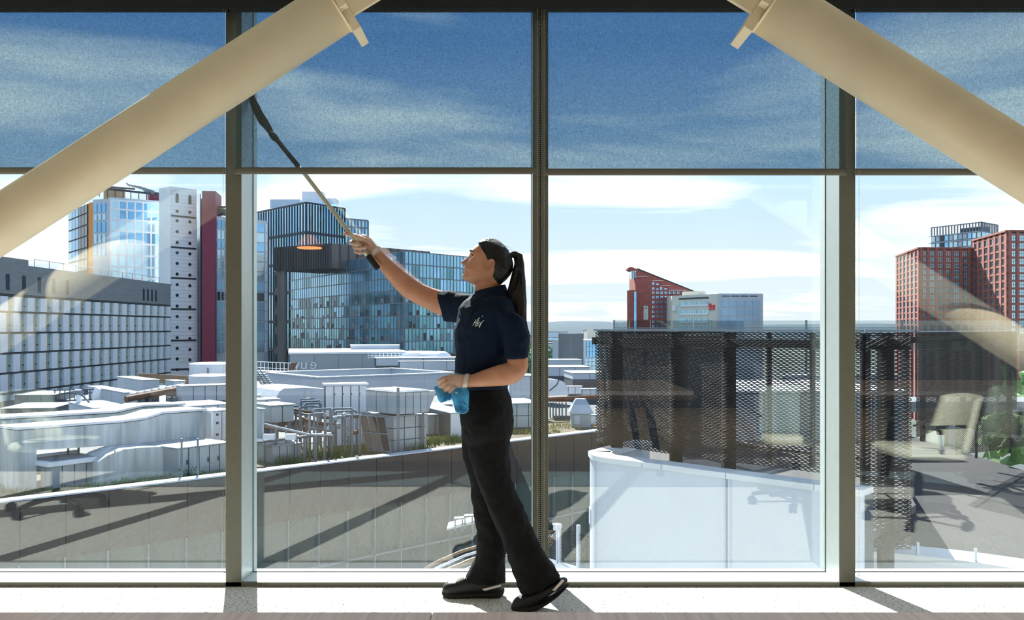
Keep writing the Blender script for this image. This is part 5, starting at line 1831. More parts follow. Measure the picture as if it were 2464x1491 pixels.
# curved steel handrails of the stair in front of the glass wing
hr = thing('curved_handrail', 'curved golden handrails of a stair down by her feet', 'railing', at(1130, 1375, 30))
for k, (dv, mt, r_) in enumerate(((0, m_brownfin, 0.05), (10, m_white, 0.045), (22, m_brownfin, 0.08), (34, m_steel, 0.05))):
    pts = [(1000 + dv * 1.4, 1382 + dv * 0.2), (1050 + dv, 1352 + dv), (1110 + dv, 1326 + dv), (1180 + dv, 1305 + dv), (1270, 1288 + dv), (1330, 1278 + dv)]
    MB().tube([at(u, v, 30) for u, v in pts], r_, 8).build('rail', mt, hr, smooth=True)
sg_ = thing('cafe_seating', 'row of white benches and tables outside the glass wing', 'bench', at(1150, 1250, 41))
for k in range(5):
    a_ = at(1092 + 24 * k, 1250 - 6 * k, 38)
    MB().obox(a_, (0.42, 0.1, 0), (0, 0.4, 0), (0, 0, 0.05)).build('table_top', m_greyw, sg_)
    MB().obox(a_ + Vector((0.02, 0, -0.5)), (0.05, 0, 0), (0, 0.3, 0), (0, 0, 0.5)).build('support', m_greyw, sg_)
    MB().obox(a_ + Vector((0.33, 0, -0.5)), (0.05, 0, 0), (0, 0.3, 0), (0, 0, 0.5)).build('support', m_greyw, sg_)
MB().obox(at(1075, 1275, 38), at(1230, 1238, 38) - at(1075, 1275, 38), (0, 1.2, 0), (0, 0, 0.08)).build('platform', m_silver, sg_)

# ================================================================== the woman wiping the window
def skin_mat():
    m = bpy.data.materials.new('skin')
    m.use_nodes = True
    n, l = m.node_tree.nodes, m.node_tree.links
    b = n['Principled BSDF']
    b.inputs['Roughness'].default_value = 0.45
    b.inputs['Subsurface Weight'].default_value = 0.12
    b.inputs['Subsurface Radius'].default_value = (0.02, 0.008, 0.004)
    b.inputs['Subsurface Scale'].default_value = 0.3
    t = nd(n, 'ShaderNodeTexCoord')
    z = nd(n, 'ShaderNodeTexNoise')
    z.inputs['Scale'].default_value = 18
    l.new(t.outputs['Object'], z.inputs['Vector'])
    r = ramp(n, [(0.3, lin((176, 122, 94))), (0.7, lin((192, 138, 110)))])
    l.new(z.outputs[0], r.inputs[0])
    l.new(r.outputs[0], b.inputs['Base Color'])
    return m


m_skin = skin_mat()
m_navy = M('navy_pique', (10, 25, 46), 0.85, var=0.2, scale=300, bump=0.05, spec=0.2)
m_trs = M('black_twill', (15, 15, 17), 0.85, var=0.2, scale=200, bump=0.03, spec=0.2)
m_shoe = M('black_leather', (16, 16, 17), 0.5, var=0.15, scale=60)
m_sole = M('black_rubber', (22, 22, 23), 0.7, var=0.1, scale=40)
m_strip = M('silver_reflective', (206, 196, 188), 0.35, 0.3, var=0.05)
m_hair = M('black_hair', (13, 10, 10), 0.46, var=0.35, scale=60, stretch=(1, 1, 0.15), bump=0.4)
m_lip = M('lip', (168, 92, 84), 0.4, var=0.05)
m_brow = M('brow_hair', (40, 28, 24), 0.7, var=0.1)
m_eyew = M('eye_white', (226, 220, 214), 0.3, var=0.02)
m_iris = M('iris_brown', (40, 24, 18), 0.2, var=0.1)
m_gold = M('gold_earring', (206, 160, 84), 0.3, 0.8, var=0.05)
m_logo = M('logo_thread', (214, 226, 222), 0.6, var=0.04)
YP = 4.07
woman = thing('person', 'woman in navy polo shirt and black trousers reaching up with a pole', 'person', (at(1190, 1440, 4.08).x, 4.08, 0.0))
HY = Vector((0, 1, 0))


def pring(u, v, Y, hw, hd, ang, n=24, pw=2.0):
    c = at(u, v, Y)
    k = Y / F
    a = math.radians(ang)
    e = Vector((math.cos(a), 0, -math.sin(a))) * (hw * k)
    r = []
    for j in range(n):
        t = 2 * math.pi * j / n
        ct, st = math.cos(t), math.sin(t)
        r.append(c + e * math.copysign(abs(ct) ** (2 / pw), ct) + HY * (hd * math.copysign(abs(st) ** (2 / pw), st)))
    return r


def ploft(mb, rings, n=24, pw=2.0):
    """rings: (u, v, Y, half width px, half depth m[, angle of the width in the picture])"""
    out = []
    for i, q in enumerate(rings):
        if len(q) > 5:
            ang = q[5]
        else:
            a, b = rings[max(i - 1, 0)], rings[min(i + 1, len(rings) - 1)]
            ang = math.degrees(math.atan2(b[1] - a[1], b[0] - a[0])) + 90
        out.append((q, ang))
    # keep the angle continuous so the loft does not twist
    fixed = []
    for k, (q, ang) in enumerate(out):
        if fixed:
            while ang - fixed[-1][1] > 90: ang -= 180
            while ang - fixed[-1][1] < -90: ang += 180
        fixed.append((q, ang))
    mb.loft([pring(*q[:5], ang, n, pw) for q, ang in fixed])
    return mb


def finger(mb, pts, r0, r1):
    P_ = [at(*p) for p in pts]
    sm = []
    m = len(P_) - 1
    N = m * 4
    for k in range(N + 1):
        t = k / N * m
        i = min(int(t), m - 1)
        f = t - i
        p0, p1, p2, p3 = P_[max(i - 1, 0)], P_[i], P_[i + 1], P_[min(i + 2, m)]
        sm.append(0.5 * ((2 * p1) + (p2 - p0) * f + (2 * p0 - 5 * p1 + 4 * p2 - p3) * f * f + (3 * p1 - p0 - 3 * p2 + p3) * f ** 3))
    rs = [r0 + (r1 - r0) * k / N for k in range(N + 1)]
    d = (sm[-1] - sm[-2]).normalized()
    sm += [sm[-1] + d * r1 * 0.6, sm[-1] + d * r1 * 0.95]
    rs += [r1 * 0.8, r1 * 0.3]
    mb.tube(sm, rs, 10)


def remesh(o, vox, sm=4, fac=0.5, disp=0.0, dsize=0.05):
    r = o.modifiers.new('remesh', 'REMESH')
    r.mode = 'VOXEL'
    r.voxel_size = vox
    r.use_smooth_shade = True
    if sm:
        s_ = o.modifiers.new('smooth', 'SMOOTH')
        s_.iterations = sm
        s_.factor = fac
    if disp:
        tx = bpy.data.textures.new('folds', 'CLOUDS')
        tx.noise_scale = dsize
        dm_ = o.modifiers.new('folds', 'DISPLACE')
        dm_.texture = tx
        dm_.texture_coords = 'LOCAL'
        dm_.strength = disp
        dm_.mid_level = 0.5
    return o


# ---------------------------------------------------------------- head
def lut(tab, x):
    if x <= tab[0][0]: return tab[0][1]
    for (a, b), (c, d) in zip(tab, tab[1:]):
        if x <= c:
            return b + (d - b) * (x - a) / (c - a)
    return tab[-1][1]


HT = math.radians(20)
HC = at(1172, 628, YP)
HFW = Vector((-math.cos(HT), 0, math.sin(HT)))
HUP = Vector((math.sin(HT), 0, math.cos(HT)))
fr_t = [(-.120, .030), (-.118, .052), (-.113, .072), (-.1043, .0858), (-.097, .0845), (-.0893, .0800), (-.084, .0835), (-.078, .0838), (-.0731, .0810), (-.069, .0860), (-.0656, .0890), (-.059, .0880), (-.05, .0850), (-.035, .0815), (-.02, .0795), (-.008, .0805), (.004, .0838), (.0139, .0858), (.025, .0832), (.0418, .0755), (.0672, .0600), (.085, .043), (.095, .028), (.1, .012)]
bk_t = [(-.120, -.030), (-.10, -.042), (-.085, -.055), (-.05, -.075), (0, -.100), (.03, -.099), (.06, -.082), (.08, -.060), (.095, -.030), (.1, -.008)]
w_t = [(-.120, .020), (-.116, .026), (-.105, .036), (-.09, .046), (-.07, .054), (-.04, .062), (0, .069), (.03, .072), (.06, .066), (.08, .052), (.095, .026), (.1, .010)]
no_t = [(-.06, 0), (-.0565, .003), (-.0535, .0165), (-.049, .0255), (-.0445, .0285), (-.038, .0262), (-.02, .0160), (-.01, .0092), (-.0014, .0035), (.008, 0)]


def head_pt(h, t):
    f, b, w = lut(fr_t, h), lut(bk_t, h), lut(w_t, h)
    c, hf = (f + b) / 2, (f - b) / 2
    ct, st = math.cos(t), math.sin(t)
    a = c + hf * math.copysign(abs(ct) ** 0.88, ct)
    y = w * math.copysign(abs(st) ** 0.88, st)
    if ct > 0:
        sg_n = 0.0095 + 0.006 * max(0, min(1, (-.012 - h) / .035))
        a += lut(no_t, h) * math.exp(-(y / sg_n) ** 2)
        for s_ in (-1, 1):
            a -= 0.0085 * math.exp(-((y - s_ * 0.031) / 0.013) ** 2 - ((h + 0.003) / 0.010) ** 2)
        a += 0.004 * math.exp(-((h - .016) / .007) ** 2) * math.exp(-((abs(y) - .028) / .018) ** 2)
    return HC + HFW * a + HUP * h + HY * y


body = MB()
hs = [-.120 + .2205 * k / 88 for k in range(89)]
NT = 96
body.loft([[head_pt(h, 2 * math.pi * j / NT) for j in range(NT)] for h in hs])
# neck and a slim core inside the clothes
ploft(body, [(1190, 655, YP, 24, .045, 0), (1179, 676, YP, 31, .050, 0), (1173, 690, YP, 31, .052, 0), (1177, 705, YP, 32, .054, 0), (1181, 722, YP, 37, .062, 0), (1178, 760, YP, 40, .10, 0), (1170, 850, YP, 45, .11, 0), (1166, 940, YP, 42, .11, 0), (1168, 1030, YP, 42, .11, 0)])
# raised (far) arm
ploft(body, [(1140, 742, 4.19, 22, .035), (1100, 737, 4.24, 27, .042), (1060, 728, 4.27, 29, .044), (1030, 716, 4.275, 26, .043), (1006, 705, 4.275, 25, .042), (984, 692, 4.27, 25.5, .042), (962, 672, 4.262, 23, .038), (940, 650, 4.255, 20, .033), (920, 627, 4.25, 16, .027), (905, 609, 4.245, 13.5, .022), (893, 597, 4.245, 14.5, .019), (882, 586, 4.247, 16.5, .018), (872, 578, 4.25, 15, .016), (866, 573, 4.25, 11, .012)])
RH = MB()
finger(RH, [(874, 574, 4.248), (860, 568, 4.252), (846, 565.5, 4.25), (836, 563, 4.243), (829, 561.5, 4.236)], .0098, .0078)
finger(RH, [(893, 590, 4.235), (882, 578, 4.214), (870, 574, 4.208), (860, 570, 4.207), (855, 567, 4.209)], .0115, .0080)
finger(RH, [(872, 577, 4.252), (858, 578, 4.257), (847, 581, 4.246), (845, 584, 4.225), (853, 586.5, 4.206), (865, 588, 4.205)], .0098, .0078)
finger(RH, [(874, 586, 4.254), (862, 590, 4.258), (854, 593, 4.246), (854, 595.5, 4.224), (864, 597, 4.204), (879, 595.5, 4.203)], .0096, .0076)
finger(RH, [(880, 596, 4.254), (867, 601, 4.257), (857, 603, 4.246), (857, 606, 4.226), (864, 608, 4.208), (873, 608, 4.207)], .0086, .0068)
# near arm: upper arm, elbow, forearm, fist
ploft(body, [(1205, 738, 3.99, 24, .045, 15), (1230, 770, 3.925, 28, .046, 10), (1242, 820, 3.90, 27, .046, 2), (1245, 862, 3.892, 26, .045, -4), (1246, 880, 3.889, 25, .044, -3), (1247, 896, 3.887, 21, .038, -2), (1247, 906, 3.887, 12, .025, -2)])
ploft(body, [(1266, 889, 3.887, 9, .02, -78), (1261, 890, 3.887, 20, .034, -78), (1250, 892, 3.886, 28, .043, -77), (1236, 895, 3.885, 31, .046, -77), (1216, 900, 3.884, 29, .044, -77), (1190, 904, 3.884, 25.5, .040, -80), (1160, 910, 3.886, 20.5, .034, -80), (1138, 915, 3.888, 16.5, .027, -80), (1122, 918, 3.89, 15, .022, -80), (1108, 918, 3.89, 17, .021, -84), (1090, 918, 3.89, 19, .023, -88), (1076, 919, 3.892, 14, .022, -92), (1068, 921, 3.893, 8, .016, -92)])
FIST = MB()
for (ku, kv), (pu, pv) in (((1073, 909), (1057, 918)), ((1080, 915), (1060, 930)), ((1088, 921), (1070, 939)), ((1097, 926), (1083, 942))):
    cu_, cv_ = 1088, 926
    finger(FIST, [(ku, kv, 3.884), ((ku + pu) / 2 - 1, (kv + pv) / 2 - 1, 3.872), (pu, pv, 3.884), (pu + (cu_ - pu) * 0.2, pv + (cv_ - pv) * 0.2, 3.910), (pu + (cu_ - pu) * 0.6, pv + (cv_ - pv) * 0.5, 3.918)], .0118, .0090)
finger(FIST, [(1102, 910, 3.905), (1088, 905, 3.922), (1074, 908, 3.930), (1064, 914, 3.928)], .0115, .0085)
body.add(FIST.v, FIST.f)
ploft(body, [(1098, 924, 3.892, 15, .020, -88), (1080, 927, 3.892, 15, .024, -90), (1068, 928, 3.893, 12, .024, -92), (1062, 928, 3.893, 7, .018, -92)])
for s_ in RH.f:
    pass
body.add(RH.v, RH.f)
# legs inside the trousers
ploft(body, [(1172, 1020, 4.02, 34, .06, 0), (1185, 1140, 4.02, 26, .045), (1222, 1235, 4.0, 20, .038), (1285, 1380, 3.985, 15, .03), (1305, 1425, 3.98, 15, .03)])
ploft(body, [(1163, 1020, 4.12, 34, .06, 0), (1168, 1140, 4.14, 24, .045), (1178, 1235, 4.15, 19, .038), (1178, 1370, 4.17, 14, .03), (1165, 1412, 4.17, 14, .03)])
for ys in (-1, 1):      # ears
    e0 = HC + HFW * (-0.018) + HUP * (-0.018) + HY * (ys * 0.070)
    axu = (HUP * 0.97 - HFW * 0.22).normalized()
    axf = (HFW * 0.97 + HUP * 0.22).normalized()
    ring_ = []
    for k in range(22):
        t = 2 * math.pi * k / 22
        rx, rz = 0.0150 * math.cos(t), 0.0290 * math.sin(t)
        rx *= 1.0 + 0.20 * math.sin(t)
        ring_.append(e0 + axf * (rx - 0.006 + 0.004 * math.sin(t)) + axu * rz + HY * ys * (0.006 + 0.010 * (0.5 - 0.5 * math.cos(t))))
    body.tube(ring_ + [ring_[0]], [0.0042 if 3 < k < 19 else 0.0036 for k in range(23)], 8)
    body.loft([[e0 + axf * (0.013 * s_ * math.cos(2 * math.pi * k / 14) - 0.005) + axu * (0.026 * s_ * math.sin(2 * math.pi * k / 14)) + HY * ys * o_ for k in range(14)] for o_, s_ in ((-0.012, 0.8), (0.003, 1.0), (0.006, 0.85))])
    body.loft([[e0 + axf * (0.002 + 0.008 * s_ * math.cos(2 * math.pi * k / 10)) - axu * 0.027 + axu * (0.009 * s_ * math.sin(2 * math.pi * k / 10)) + HY * ys * o_ for k in range(10)] for o_, s_ in ((-0.010, 0.9), (0.005, 1.0), (0.009, 0.5))])
ob_ = body.build('body', m_skin, woman, fix=False)
remesh(ob_, 0.0030, 3, 0.5)


def on_head(h, y, lift=0.0012, near=True):
    """a point on the near side of the face at height h and sideways distance y"""
    best, bd = None, 9
    for k in range(200):
        t = -math.pi / 2 + math.pi / 2 * k / 199 if near else math.pi / 2 * k / 199
        p = head_pt(h, t)
        d = abs(abs(p.y - HC.y) - y)
        if d < bd:
            bd, best = d, p
    ctr = HC + HUP * h
    return best + (best - ctr).normalized() * lift


for near in (True, False):
    eye = MB()
    c_ = on_head(-0.0035, 0.030, -0.0065, near)
    n = 12
    for i in range(1):
        rings = []
        for a in range(7):
            ph = math.pi * (a / 6.0)
            rings.append([c_ + Vector((0.0105 * math.sin(ph) * math.cos(2 * math.pi * k / n), 0.0105 * math.sin(ph) * math.sin(2 * math.pi * k / n), 0.0105 * math.cos(ph))) for k in range(n)])
        eye.loft(rings)
    eo = eye.build('eye', m_eyew, woman, smooth=True)
    ii = MB()
    d_ = (HFW * 0.85 + HUP * 0.35 + HY * (-0.4 if near else 0.4)).normalized()
    e1 = d_.orthogonal().normalized()
    e2 = d_.cross(e1)
    ii.loft([[c_ + d_ * o_ + (e1 * math.cos(2 * math.pi * k / n) + e2 * math.sin(2 * math.pi * k / n)) * r_ for k in range(n)] for o_, r_ in ((0.0092, 0.0054), (0.0109, 0.0042), (0.0113, 0.001))])
    ii.build('iris', m_iris, eo, smooth=True)
    for nm, h0, th, mt, sp in (('eyebrow', 0.0155, 0.0022, m_brow, (0.014, 0.046)), ('upper_lashes', 0.0032, 0.0011, m_brow, (0.018, 0.042))):
        pts = []
        for k in range(9):
            q = k / 8
            y = sp[0] + (sp[1] - sp[0]) * q
            hh = h0 + (0.004 * math.sin(q * 2.4) if nm == 'eyebrow' else 0.0028 * math.sin(q * 3.1) - 0.003 * q)
            pts.append(on_head(hh, y, 0.0012 if nm == 'eyebrow' else 0.0018, near))
        MB().tube(pts, [th * (0.5 + 0.8 * math.sin(math.pi * (0.15 + 0.8 * k / 8))) for k in range(9)], 6).build(nm, mt, woman, smooth=True)
for nm, h0, r_ in (('upper_lip', -0.0665, 0.0036), ('lower_lip', -0.0815, 0.0044)):
    pts = []
    for k in range(13):
        y = -0.023 + 0.046 * k / 12
        q = 1 - (y / 0.023) ** 2
        hm = -0.0735 + 0.0035 * (1 - q)
        pts.append(on_head(hm + (h0 - hm) * q, abs(y), -0.0012, y < 0))
    MB().tube(pts, [r_ * max(0.25, 1 - ((k - 6) / 6.0) ** 2) for k in range(13)], 8).build(nm, m_lip, woman, smooth=True)
tp = []
for k in range(9):
    y = -0.016 + 0.032 * k / 8
    tp.append(on_head(-0.0738, abs(y), -0.0016, y < 0))
MB().tube(tp, 0.0022, 6).build('teeth', m_eyew, woman, smooth=True)
ec = HC + HFW * (-0.014) + HUP * (-0.053) + HY * (-0.079)
MB().tube([ec + HFW * 0.0065 * math.cos(t) + HUP * 0.0065 * math.sin(t) for t in [2 * math.pi * k / 16 for k in range(17)]], 0.0014, 6).build('earring', m_gold, woman, smooth=True)

# ---------------------------------------------------------------- hair
hf_t = [(-.092, -.060), (-.06, -.044), (-.03, -.042), (-.012, -.026), (-.004, -.004), (.002, .016), (.008, .026), (.0275, .041), (.045, .053), (.06, .0645), (.07, .0630), (.085, .050), (.1, .028), (.1075, .008)]
hb_t = [(-.092, -.085), (-.075, -.097), (-.05, -.112), (-.02, -.122), (0, -.124), (.03, -.117), (.06, -.097), (.08, -.075), (.095, -.050), (.103, -.030), (.1075, -.012)]
hw_t = [(-.092, .030), (-.06, .052), (-.03, .066), (0, .074), (.03, .077), (.06, .071), (.08, .058), (.095, .036), (.103, .020), (.1075, .006)]
hair = MB()
rings = []
for i in range(45):
    h = -.092 + .1995 * i / 44
    f, b, w = lut(hf_t, h), lut(hb_t, h), lut(hw_t, h)
    c, hf = (f + b) / 2, (f - b) / 2
    rr = []
    for j in range(80):
        t = 2 * math.pi * j / 80
        ct, st = math.cos(t), math.sin(t)
        pw = 0.5 if ct > 0 else 0.95
        k_ = 1 + 0.012 * noise.noise(Vector((h * 30, math.sin(t) * 9, ct * 9)))
        rr.append(HC + HFW * (c + hf * math.copysign(abs(ct) ** pw, ct)) * k_ + HUP * h + HY * (w * k_ * math.copysign(abs(st) ** (0.5 if ct > 0 else 0.9), st)))
    rings.append(rr)
hair.loft(rings)
hr_o = hair.build('hair', m_hair, woman, smooth=True)
pt = MB()
ploft(pt, [(1222, 618, YP, 8, .016, 60), (1230, 613, YP, 7, .013, 75), (1238, 612, YP, 9, .016), (1247, 618, YP, 12, .02), (1250, 634, YP, 12, .022, 5), (1248, 655, 4.06, 15, .025, 0), (1246, 676, 4.05, 19, .028, 0), (1243, 700, 4.04, 23, .03, 0), (1246, 725, 4.03, 21, .03, 0), (1251, 750, 4.03, 16, .026, 0), (1257, 772, 4.03, 10.5, .02, 0), (1260, 788, 4.03, 7, .013, 0), (1262, 801, 4.03, 2, .004, 0)], 28)
rg_ = random.Random(11)
ptv = []
for (x, y, z) in pt.v:
    q = noise.noise(Vector((x * 120, y * 120, z * 9)))
    ptv.append((x + 0.004 * q, y + 0.004 * q, z))
pt.v = ptv
pony = pt.build('ponytail', m_hair, woman, smooth=True)
for k in range(26):
    u0 = rg_.uniform(1226, 1262)
    st_ = MB()
    y0 = rg_.uniform(4.01, 4.08)
    st_.tube([at(1243 + rg_.uniform(-6, 8), 622, YP), at((u0 + 1248) / 2 + 2, 655, y0), at(u0, 700, y0), at(u0 * 0.6 + 1257 * 0.4, 745, y0), at(1258 + rg_.uniform(-8, 8), 785 + rg_.uniform(-10, 14), y0)], [0.003, 0.0035, 0.003, 0.0025, 0.0006], 5).build('strand', m_hair, pony, smooth=True)
for k in range(7):      # loose hairs on the crown
    a0 = HC + HFW * (0.055 - 0.02 * k) + HUP * (0.078 + 0.005 * k - 0.0009 * k * k) + HY * rg_.uniform(-0.02, 0.02)
    MB().tube([a0, a0 + HUP * 0.012 - HFW * 0.015, a0 + HUP * 0.010 - HFW * 0.04], [0.0007, 0.0006, 0.0003], 4).build('strand', m_hair, hr_o)
MB().tube([at(1230, 613, YP) + Vector((0.012 * math.cos(t) * 0.4, 0.016 * math.sin(t), 0.013 * math.cos(t))) for t in [2 * math.pi * k / 16 for k in range(17)]], 0.0045, 6).build('hair_tie', m_brow, woman, smooth=True)

# ---------------------------------------------------------------- polo shirt
sh = MB()
ploft(sh, [(1179, 702, YP, 33, .060, 0), (1180, 712, YP, 46, .095, 0), (1178, 724, YP, 60, .145, 0), (1174, 740, YP, 69, .172, 0), (1174, 765, YP, 74, .175, 0), (1173, 790, YP, 77, .172, 0), (1172, 815, YP, 78, .168, 0), (1170, 850, YP, 73, .160, 0), (1164, 880, YP, 69, .152, 0), (1160, 905, YP, 66, .150, 0), (1160, 920, YP, 63, .150, 0), (1162, 934, YP, 58, .146, 0)], 40, 2.3)
ploft(sh, [(1195, 735, 4.02, 30, .05, 20), (1215, 742, 3.96, 36, .06, 20), (1232, 765, 3.925, 38, .062, 14), (1240, 800, 3.90, 34, .060, 6), (1243, 835, 3.893, 31, .057, 1), (1243, 862, 3.89, 29.5, .055, -1)], 32)
ploft(sh, [(1150, 748, 4.16, 34, .05, 88), (1120, 742, 4.21, 38, .06, 86), (1092, 738, 4.25, 38, .062, 82), (1075, 736, 4.265, 38.5, .060, 79), (1059, 735, 4.275, 39, .058, 77)], 32)
sho = sh.build('polo_shirt', m_navy, woman, fix=False)
remesh(sho, 0.0065, 5, 0.5, 0.016, 0.055)
# trousers
tr = MB()
ploft(tr, [(1171, 926, YP, 48, .130, 0), (1170, 945, YP, 53, .142, 0), (1170, 965, YP, 59, .155, 0), (1171, 990, YP, 63.5, .165, 0), (1172, 1012, YP, 64, .168, 0), (1171, 1040, YP, 61, .160, 0), (1172, 1062, YP, 54, .14, 0)], 40)
ploft(tr, [(1176, 1025, 4.02, 50, .090, 0), (1178, 1065, 4.02, 50, .095, 2), (1179, 1100, 4.02, 48, .092, -2), (1189, 1150, 4.015, 42.5, .085, -8), (1206, 1195, 4.01, 41, .078, -14), (1222, 1232, 4.005, 41.5, .075, -14), (1244, 1285, 4.0, 40.5, .072, -14), (1262, 1325, 3.995, 44, .072, -16), (1280, 1365, 3.99, 48, .073, -19), (1301, 1408, 3.98, 52, .075, -21.5)], 32)
ploft(tr, [(1160, 1025, 4.12, 50, .090, 0), (1158, 1065, 4.13, 47, .088, 0), (1160, 1100, 4.14, 43.5, .082, -4), (1165, 1150, 4.145, 36.5, .076, -4), (1174, 1215, 4.15, 37, .072, -3), (1181, 1280, 4.158, 34.5, .070, 0), (1182, 1335, 4.165, 35.5, .070, 2), (1174, 1365, 4.168, 42, .071, 2), (1168, 1385, 4.17, 48.5, .072, 2), (1167, 1398, 4.17, 50.5, .073, 2)], 32)
tro = tr.build('trousers', m_trs, woman, fix=False)
remesh(tro, 0.0068, 4, 0.5, 0.020, 0.07)

# collar, placket and chest emblem lie on the shirt
co = MB()
NC = 40
def cring(sc, dv, th):
    r = []
    for k in range(NC):
        t = 2 * math.pi * k / NC
        u = 1178 + 35 * sc * math.cos(t)
        v = 702 + dv - 9 * math.cos(t)
        r.append(at(u, v, YP) + HY * (0.062 * sc * math.sin(t)))
    return r
co.loft([cring(1.0, -7, 0), cring(1.08, -9, 0), cring(1.28, 9, 0), cring(1.36, 14, 0), cring(1.30, 15, 0), cring(1.04, 2, 0)], cap=False)
coo = co.build('collar', m_navy, woman, smooth=True)
bpy.context.view_layer.update()
dg = bpy.context.evaluated_depsgraph_get()
sh_ev = sho.evaluated_get(dg)
sh_inv = sho.matrix_world.inverted()


def on_shirt(u, v, lift=0.003):
    o_ = Vector((0, 0, CH))
    d_ = (at(u, v, 4.0) - o_).normalized()
    s0 = o_ + d_ * 3.2
    hit, loc, nrm, idx = sh_ev.ray_cast(sh_inv @ s0, d_)
    return (sho.matrix_world @ loc if hit else at(u, v, 3.95)) - d_ * lift


def stroke(mb, pts, w):
    """a flat thread line laid on the cloth; pts in picture columns and rows, w in px"""
    P_ = []
    for (a, b), (c, d) in zip(pts, pts[1:]):
        for k in range(4):
            P_.append((a + (c - a) * k / 4, b + (d - b) * k / 4))
    P_.append(pts[-1])
    mb.tube([on_shirt(u, v, 0.0025) for u, v in P_], w / 2 / F * 4.0, 5)


em = MB()
for pts in ([(1145.6, 768.4), (1137.5, 783)], [(1149.9, 768.4), (1142.9, 783.5)], [(1141.9, 775.3), (1146.7, 775.3)], [(1152.6, 769.5), (1147.2, 780.2), (1155.3, 775.4), (1155.6, 782)], [(1155.3, 783), (1161, 772)], [(1144, 784.6), (1152.6, 780.8), (1153, 788), (1157, 780)], [(1149.9, 768), (1154.7, 763.6)], [(1160, 761.5), (1162.2, 759)], [(1163, 772.5), (1164.5, 770.5)]):
    stroke(em, pts, 1.5)
emo = em.build('chest_emblem', m_logo, sho)
tag(emo, 'white thread emblem of a slanted H and W under a roof line', kind='stuff')
plk = MB()
pl_pts = [(1147, 722), (1139, 738), (1132, 752), (1125, 768), (1118, 784)]
L_, R_2 = [], []
for u, v in pl_pts:
    L_.append((on_shirt(u - 6, v - 1, 0.004), on_shirt(u - 6, v - 1, 0.0)))
    R_2.append((on_shirt(u + 4, v + 1, 0.004), on_shirt(u + 4, v + 1, 0.0)))
plk.loft([[a[0], b[0], b[1], a[1]] for a, b in zip(L_, R_2)])
plk.build('placket', m_navy, sho)
for u, v in ((1143, 729), (1130, 756)):
    c_ = on_shirt(u, v, 0.006)
    MB().tube([c_, c_ + Vector((0, 0.004, 0))], 0.005, 10).build('button', m_sole, sho)

# ---------------------------------------------------------------- shoes
def shoe(pts, sole, stripe, laces, Y, label):
    up_ = MB()
    ploft(up_, [(u, v, Y, hw, hd, a) for u, v, hw, hd, a in pts], 24, 2.6)
    o = up_.build('shoe', m_shoe, woman, fix=False)
    o['label'] = label
    remesh(o, 0.0045, 3)
    so = MB()
    ploft(so, [(u, v, Y, hw, hd, a) for u, v, hw, hd, a in sole], 24, 3.0)
    s_ = so.build('sole', m_sole, o, fix=False)
    remesh(s_, 0.0045, 2)
    st_ = MB().prism([at(u, v, Y - 0.050) for u, v in stripe], Vector((0, 0.012, 0)))
    st_.build('heel_stripe', m_strip, o)
    for (a, b), (c, d) in laces:
        MB().tube([at(a, b, Y - 0.034), at((a + c) / 2, (b + d) / 2 - 1.5, Y - 0.020), at(c, d, Y + 0.0)], 0.0022, 5).build('lace', m_strip, o)
    return o


shoe([(1065, 1418, 6, .020, 90), (1070, 1416, 13, .032, 90), (1080, 1414, 17, .040, 90), (1096, 1413, 18, .043, 90), (1112, 1409, 21, .044, 90), (1130, 1406, 23, .042, 90), (1150, 1405, 23, .040, 90), (1175, 1406, 23, .040, 90), (1196, 1408, 21, .038, 90), (1206, 1411, 15, .032, 90), (1210, 1413, 8, .02, 90)],
     [(1063.5, 1423, 4, .018, 90), (1068, 1426, 8.5, .032, 90), (1080, 1428.5, 9.5, .042, 90), (1100, 1429, 9, .046, 90), (1130, 1428, 8.5, .044, 90), (1155, 1427, 8.5, .043, 90), (1180, 1427, 10, .043, 90), (1200, 1425, 11.5, .041, 90), (1210, 1421, 9, .032, 90), (1214, 1418, 4, .016, 90)],
     [(1160, 1417), (1205, 1405), (1206, 1411), (1166, 1421)], [((1098, 1399), (1108, 1391)), ((1104, 1397), (1114, 1389)), ((1110, 1395), (1120, 1388)), ((1116, 1394), (1124, 1388)), ((1095, 1401), (1104, 1395))], 4.175, 'front black trainer flat on the carpet')
shoe([(1232, 1455, 6, .018, 96), (1238, 1452, 13, .030, 100), (1250, 1448, 18, .039, 102), (1268, 1443, 21, .043, 104), (1288, 1435, 24, .043, 108), (1308, 1425, 25, .041, 115), (1330, 1412, 24, .039, 122), (1348, 1404, 19, .036, 126), (1358, 1401, 12, .028, 130), (1362, 1401, 6, .016, 130)],
     [(1230, 1459, 4, .018, 92), (1236, 1460.5, 7.5, .030, 92), (1250, 1461, 8, .041, 91), (1272, 1460, 8.5, .046, 94), (1296, 1455, 9.5, .045, 108), (1322, 1441, 10.5, .043, 122), (1345, 1425, 11.5, .042, 127), (1359, 1413, 11, .034, 130), (1366, 1406, 6, .018, 132)],
     [(1329, 1420), (1352, 1395), (1358, 1397), (1336, 1421)], [((1256, 1431), (1266, 1422)), ((1262, 1429), (1274, 1421)), ((1270, 1427), (1282, 1419))], 3.985, 'rear black trainer standing on its toe')

